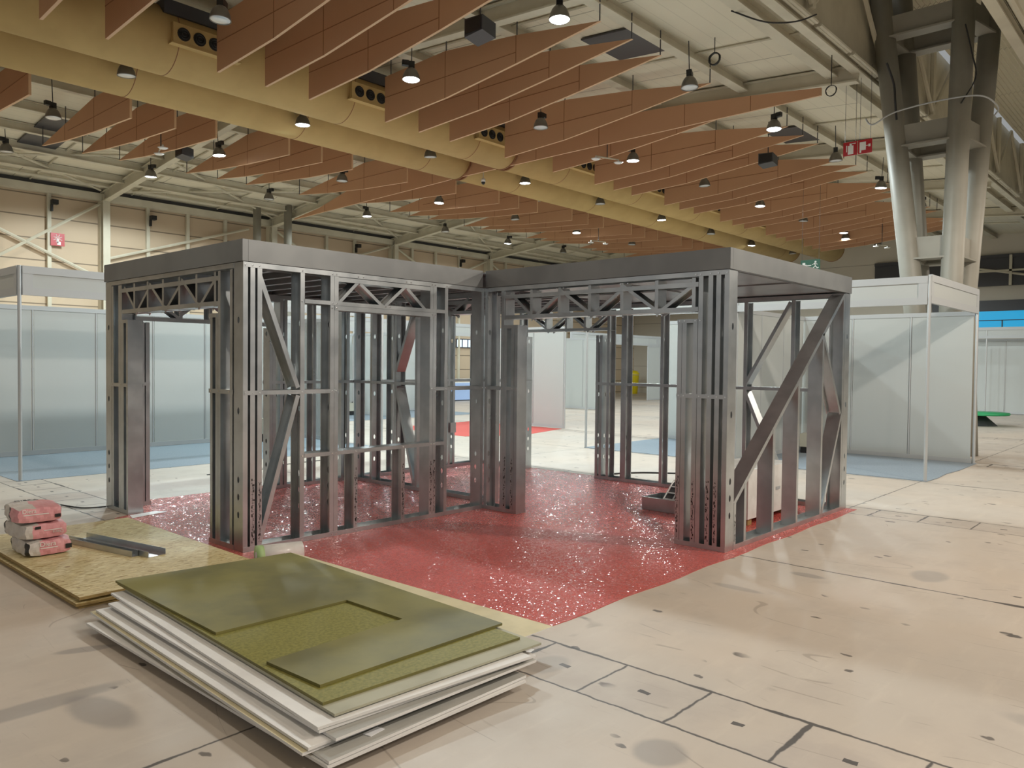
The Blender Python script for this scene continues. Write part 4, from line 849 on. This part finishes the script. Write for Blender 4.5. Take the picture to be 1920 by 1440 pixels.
# cable coils and slack cables
def cable(name, pts, r, label, cat='cable', mt=None):
    n = []
    P = [V(p) for p in pts]
    for i in range(len(P) - 1):
        for k in range(8):
            u = k / 8; a, b, c, d = P[max(i - 1, 0)], P[i], P[i + 1], P[min(i + 2, len(P) - 1)]
            n.append(.5 * ((2 * b) + (c - a) * u + (2 * a - 5 * b + 4 * c - d) * u * u + (3 * b - a - 3 * c + d) * u ** 3))
    n.append(P[-1]); return tag(MB().tube(n, r, 6).build(name, mt or BLACK), label, cat)
def coil(x, y, z, r, n, label, th=.012):
    pts = [(x + .015 * math.sin(k * .7), y + r * math.cos(k * math.pi / 8) * (1 + .05 * math.sin(k)), z + r * math.sin(k * math.pi / 8)) for k in range(16 * n + 1)]
    b = MB(); b.tube(pts, th, 6); b.tube([(x, y, z + r), (x, y, zroof(max(y, 4.8)) - .0)], .008, 5); tag(b.build('cable_coil', BLACK), label, 'cable coil')
coil(12.3, 6.55, 6.83, .10, 5, 'thick black cable coil hanging under the right roof slope')
coil(13.6, 5.05, 6.3, .09, 3, 'thin cable coil hanging beside the tip of the long baffle', .006)
cable('loose_cable', [(14.9, 4.9, 6.1), (14.82, 4.75, 5.95), (14.9, 4.4, 6.12), (15.0, 3.7, 6.2), (15.0, 3.1, 6.15), (15.3, 2.9, 6.0), (15.6, 3.0, 5.95)], .014, 'grey cable wrapped in a loop around the tall column at its middle rung', mt=ALUD)
cable('loose_cable', [(11.0, 5.6, 6.93), (11.3, 5.2, 6.75), (11.7, 4.9, 6.8), (12.0, 4.7, 6.95)], .012, 'black cable sagging between roof beams left of the column')
cable('loose_cable', [(14.7, 4.5, 6.95), (14.85, 4.42, 6.6), (14.88, 4.4, 6.3), (14.98, 4.4, 6.0)], .02, 'bundle of black cables dropping along the left tube of the column')
cable('loose_cable', [(15.0, 3.35, 7.4), (15.05, 3.25, 6.9), (15.1, 3.2, 6.5), (15.05, 3.4, 6.1)], .012, 'thin black cable dropping along the right tube of the column')
# kinked cables on the floor
cable('floor_cable', [(3.0, 9.3, .012), (3.1, 8.95, .012), (3.3, 8.86, .012)], .008, 'short black cable on the floor behind the left door post')
cable('floor_cable', [(9.2, 6.6, .012), (9.8, 6.3, .012), (10.4, 5.6, .012), (11.3, 5.4, .012), (11.9, 4.9, .012)], .012, 'black cable running over the floor behind the right rear studs')
cable('floor_cable', [(5.2, 10.4, .01), (5.9, 10.35, .01), (6.4, 10.6, .01), (7.3, 10.7, .01)], .006, 'thin dark cable on the floor behind the left doorway')
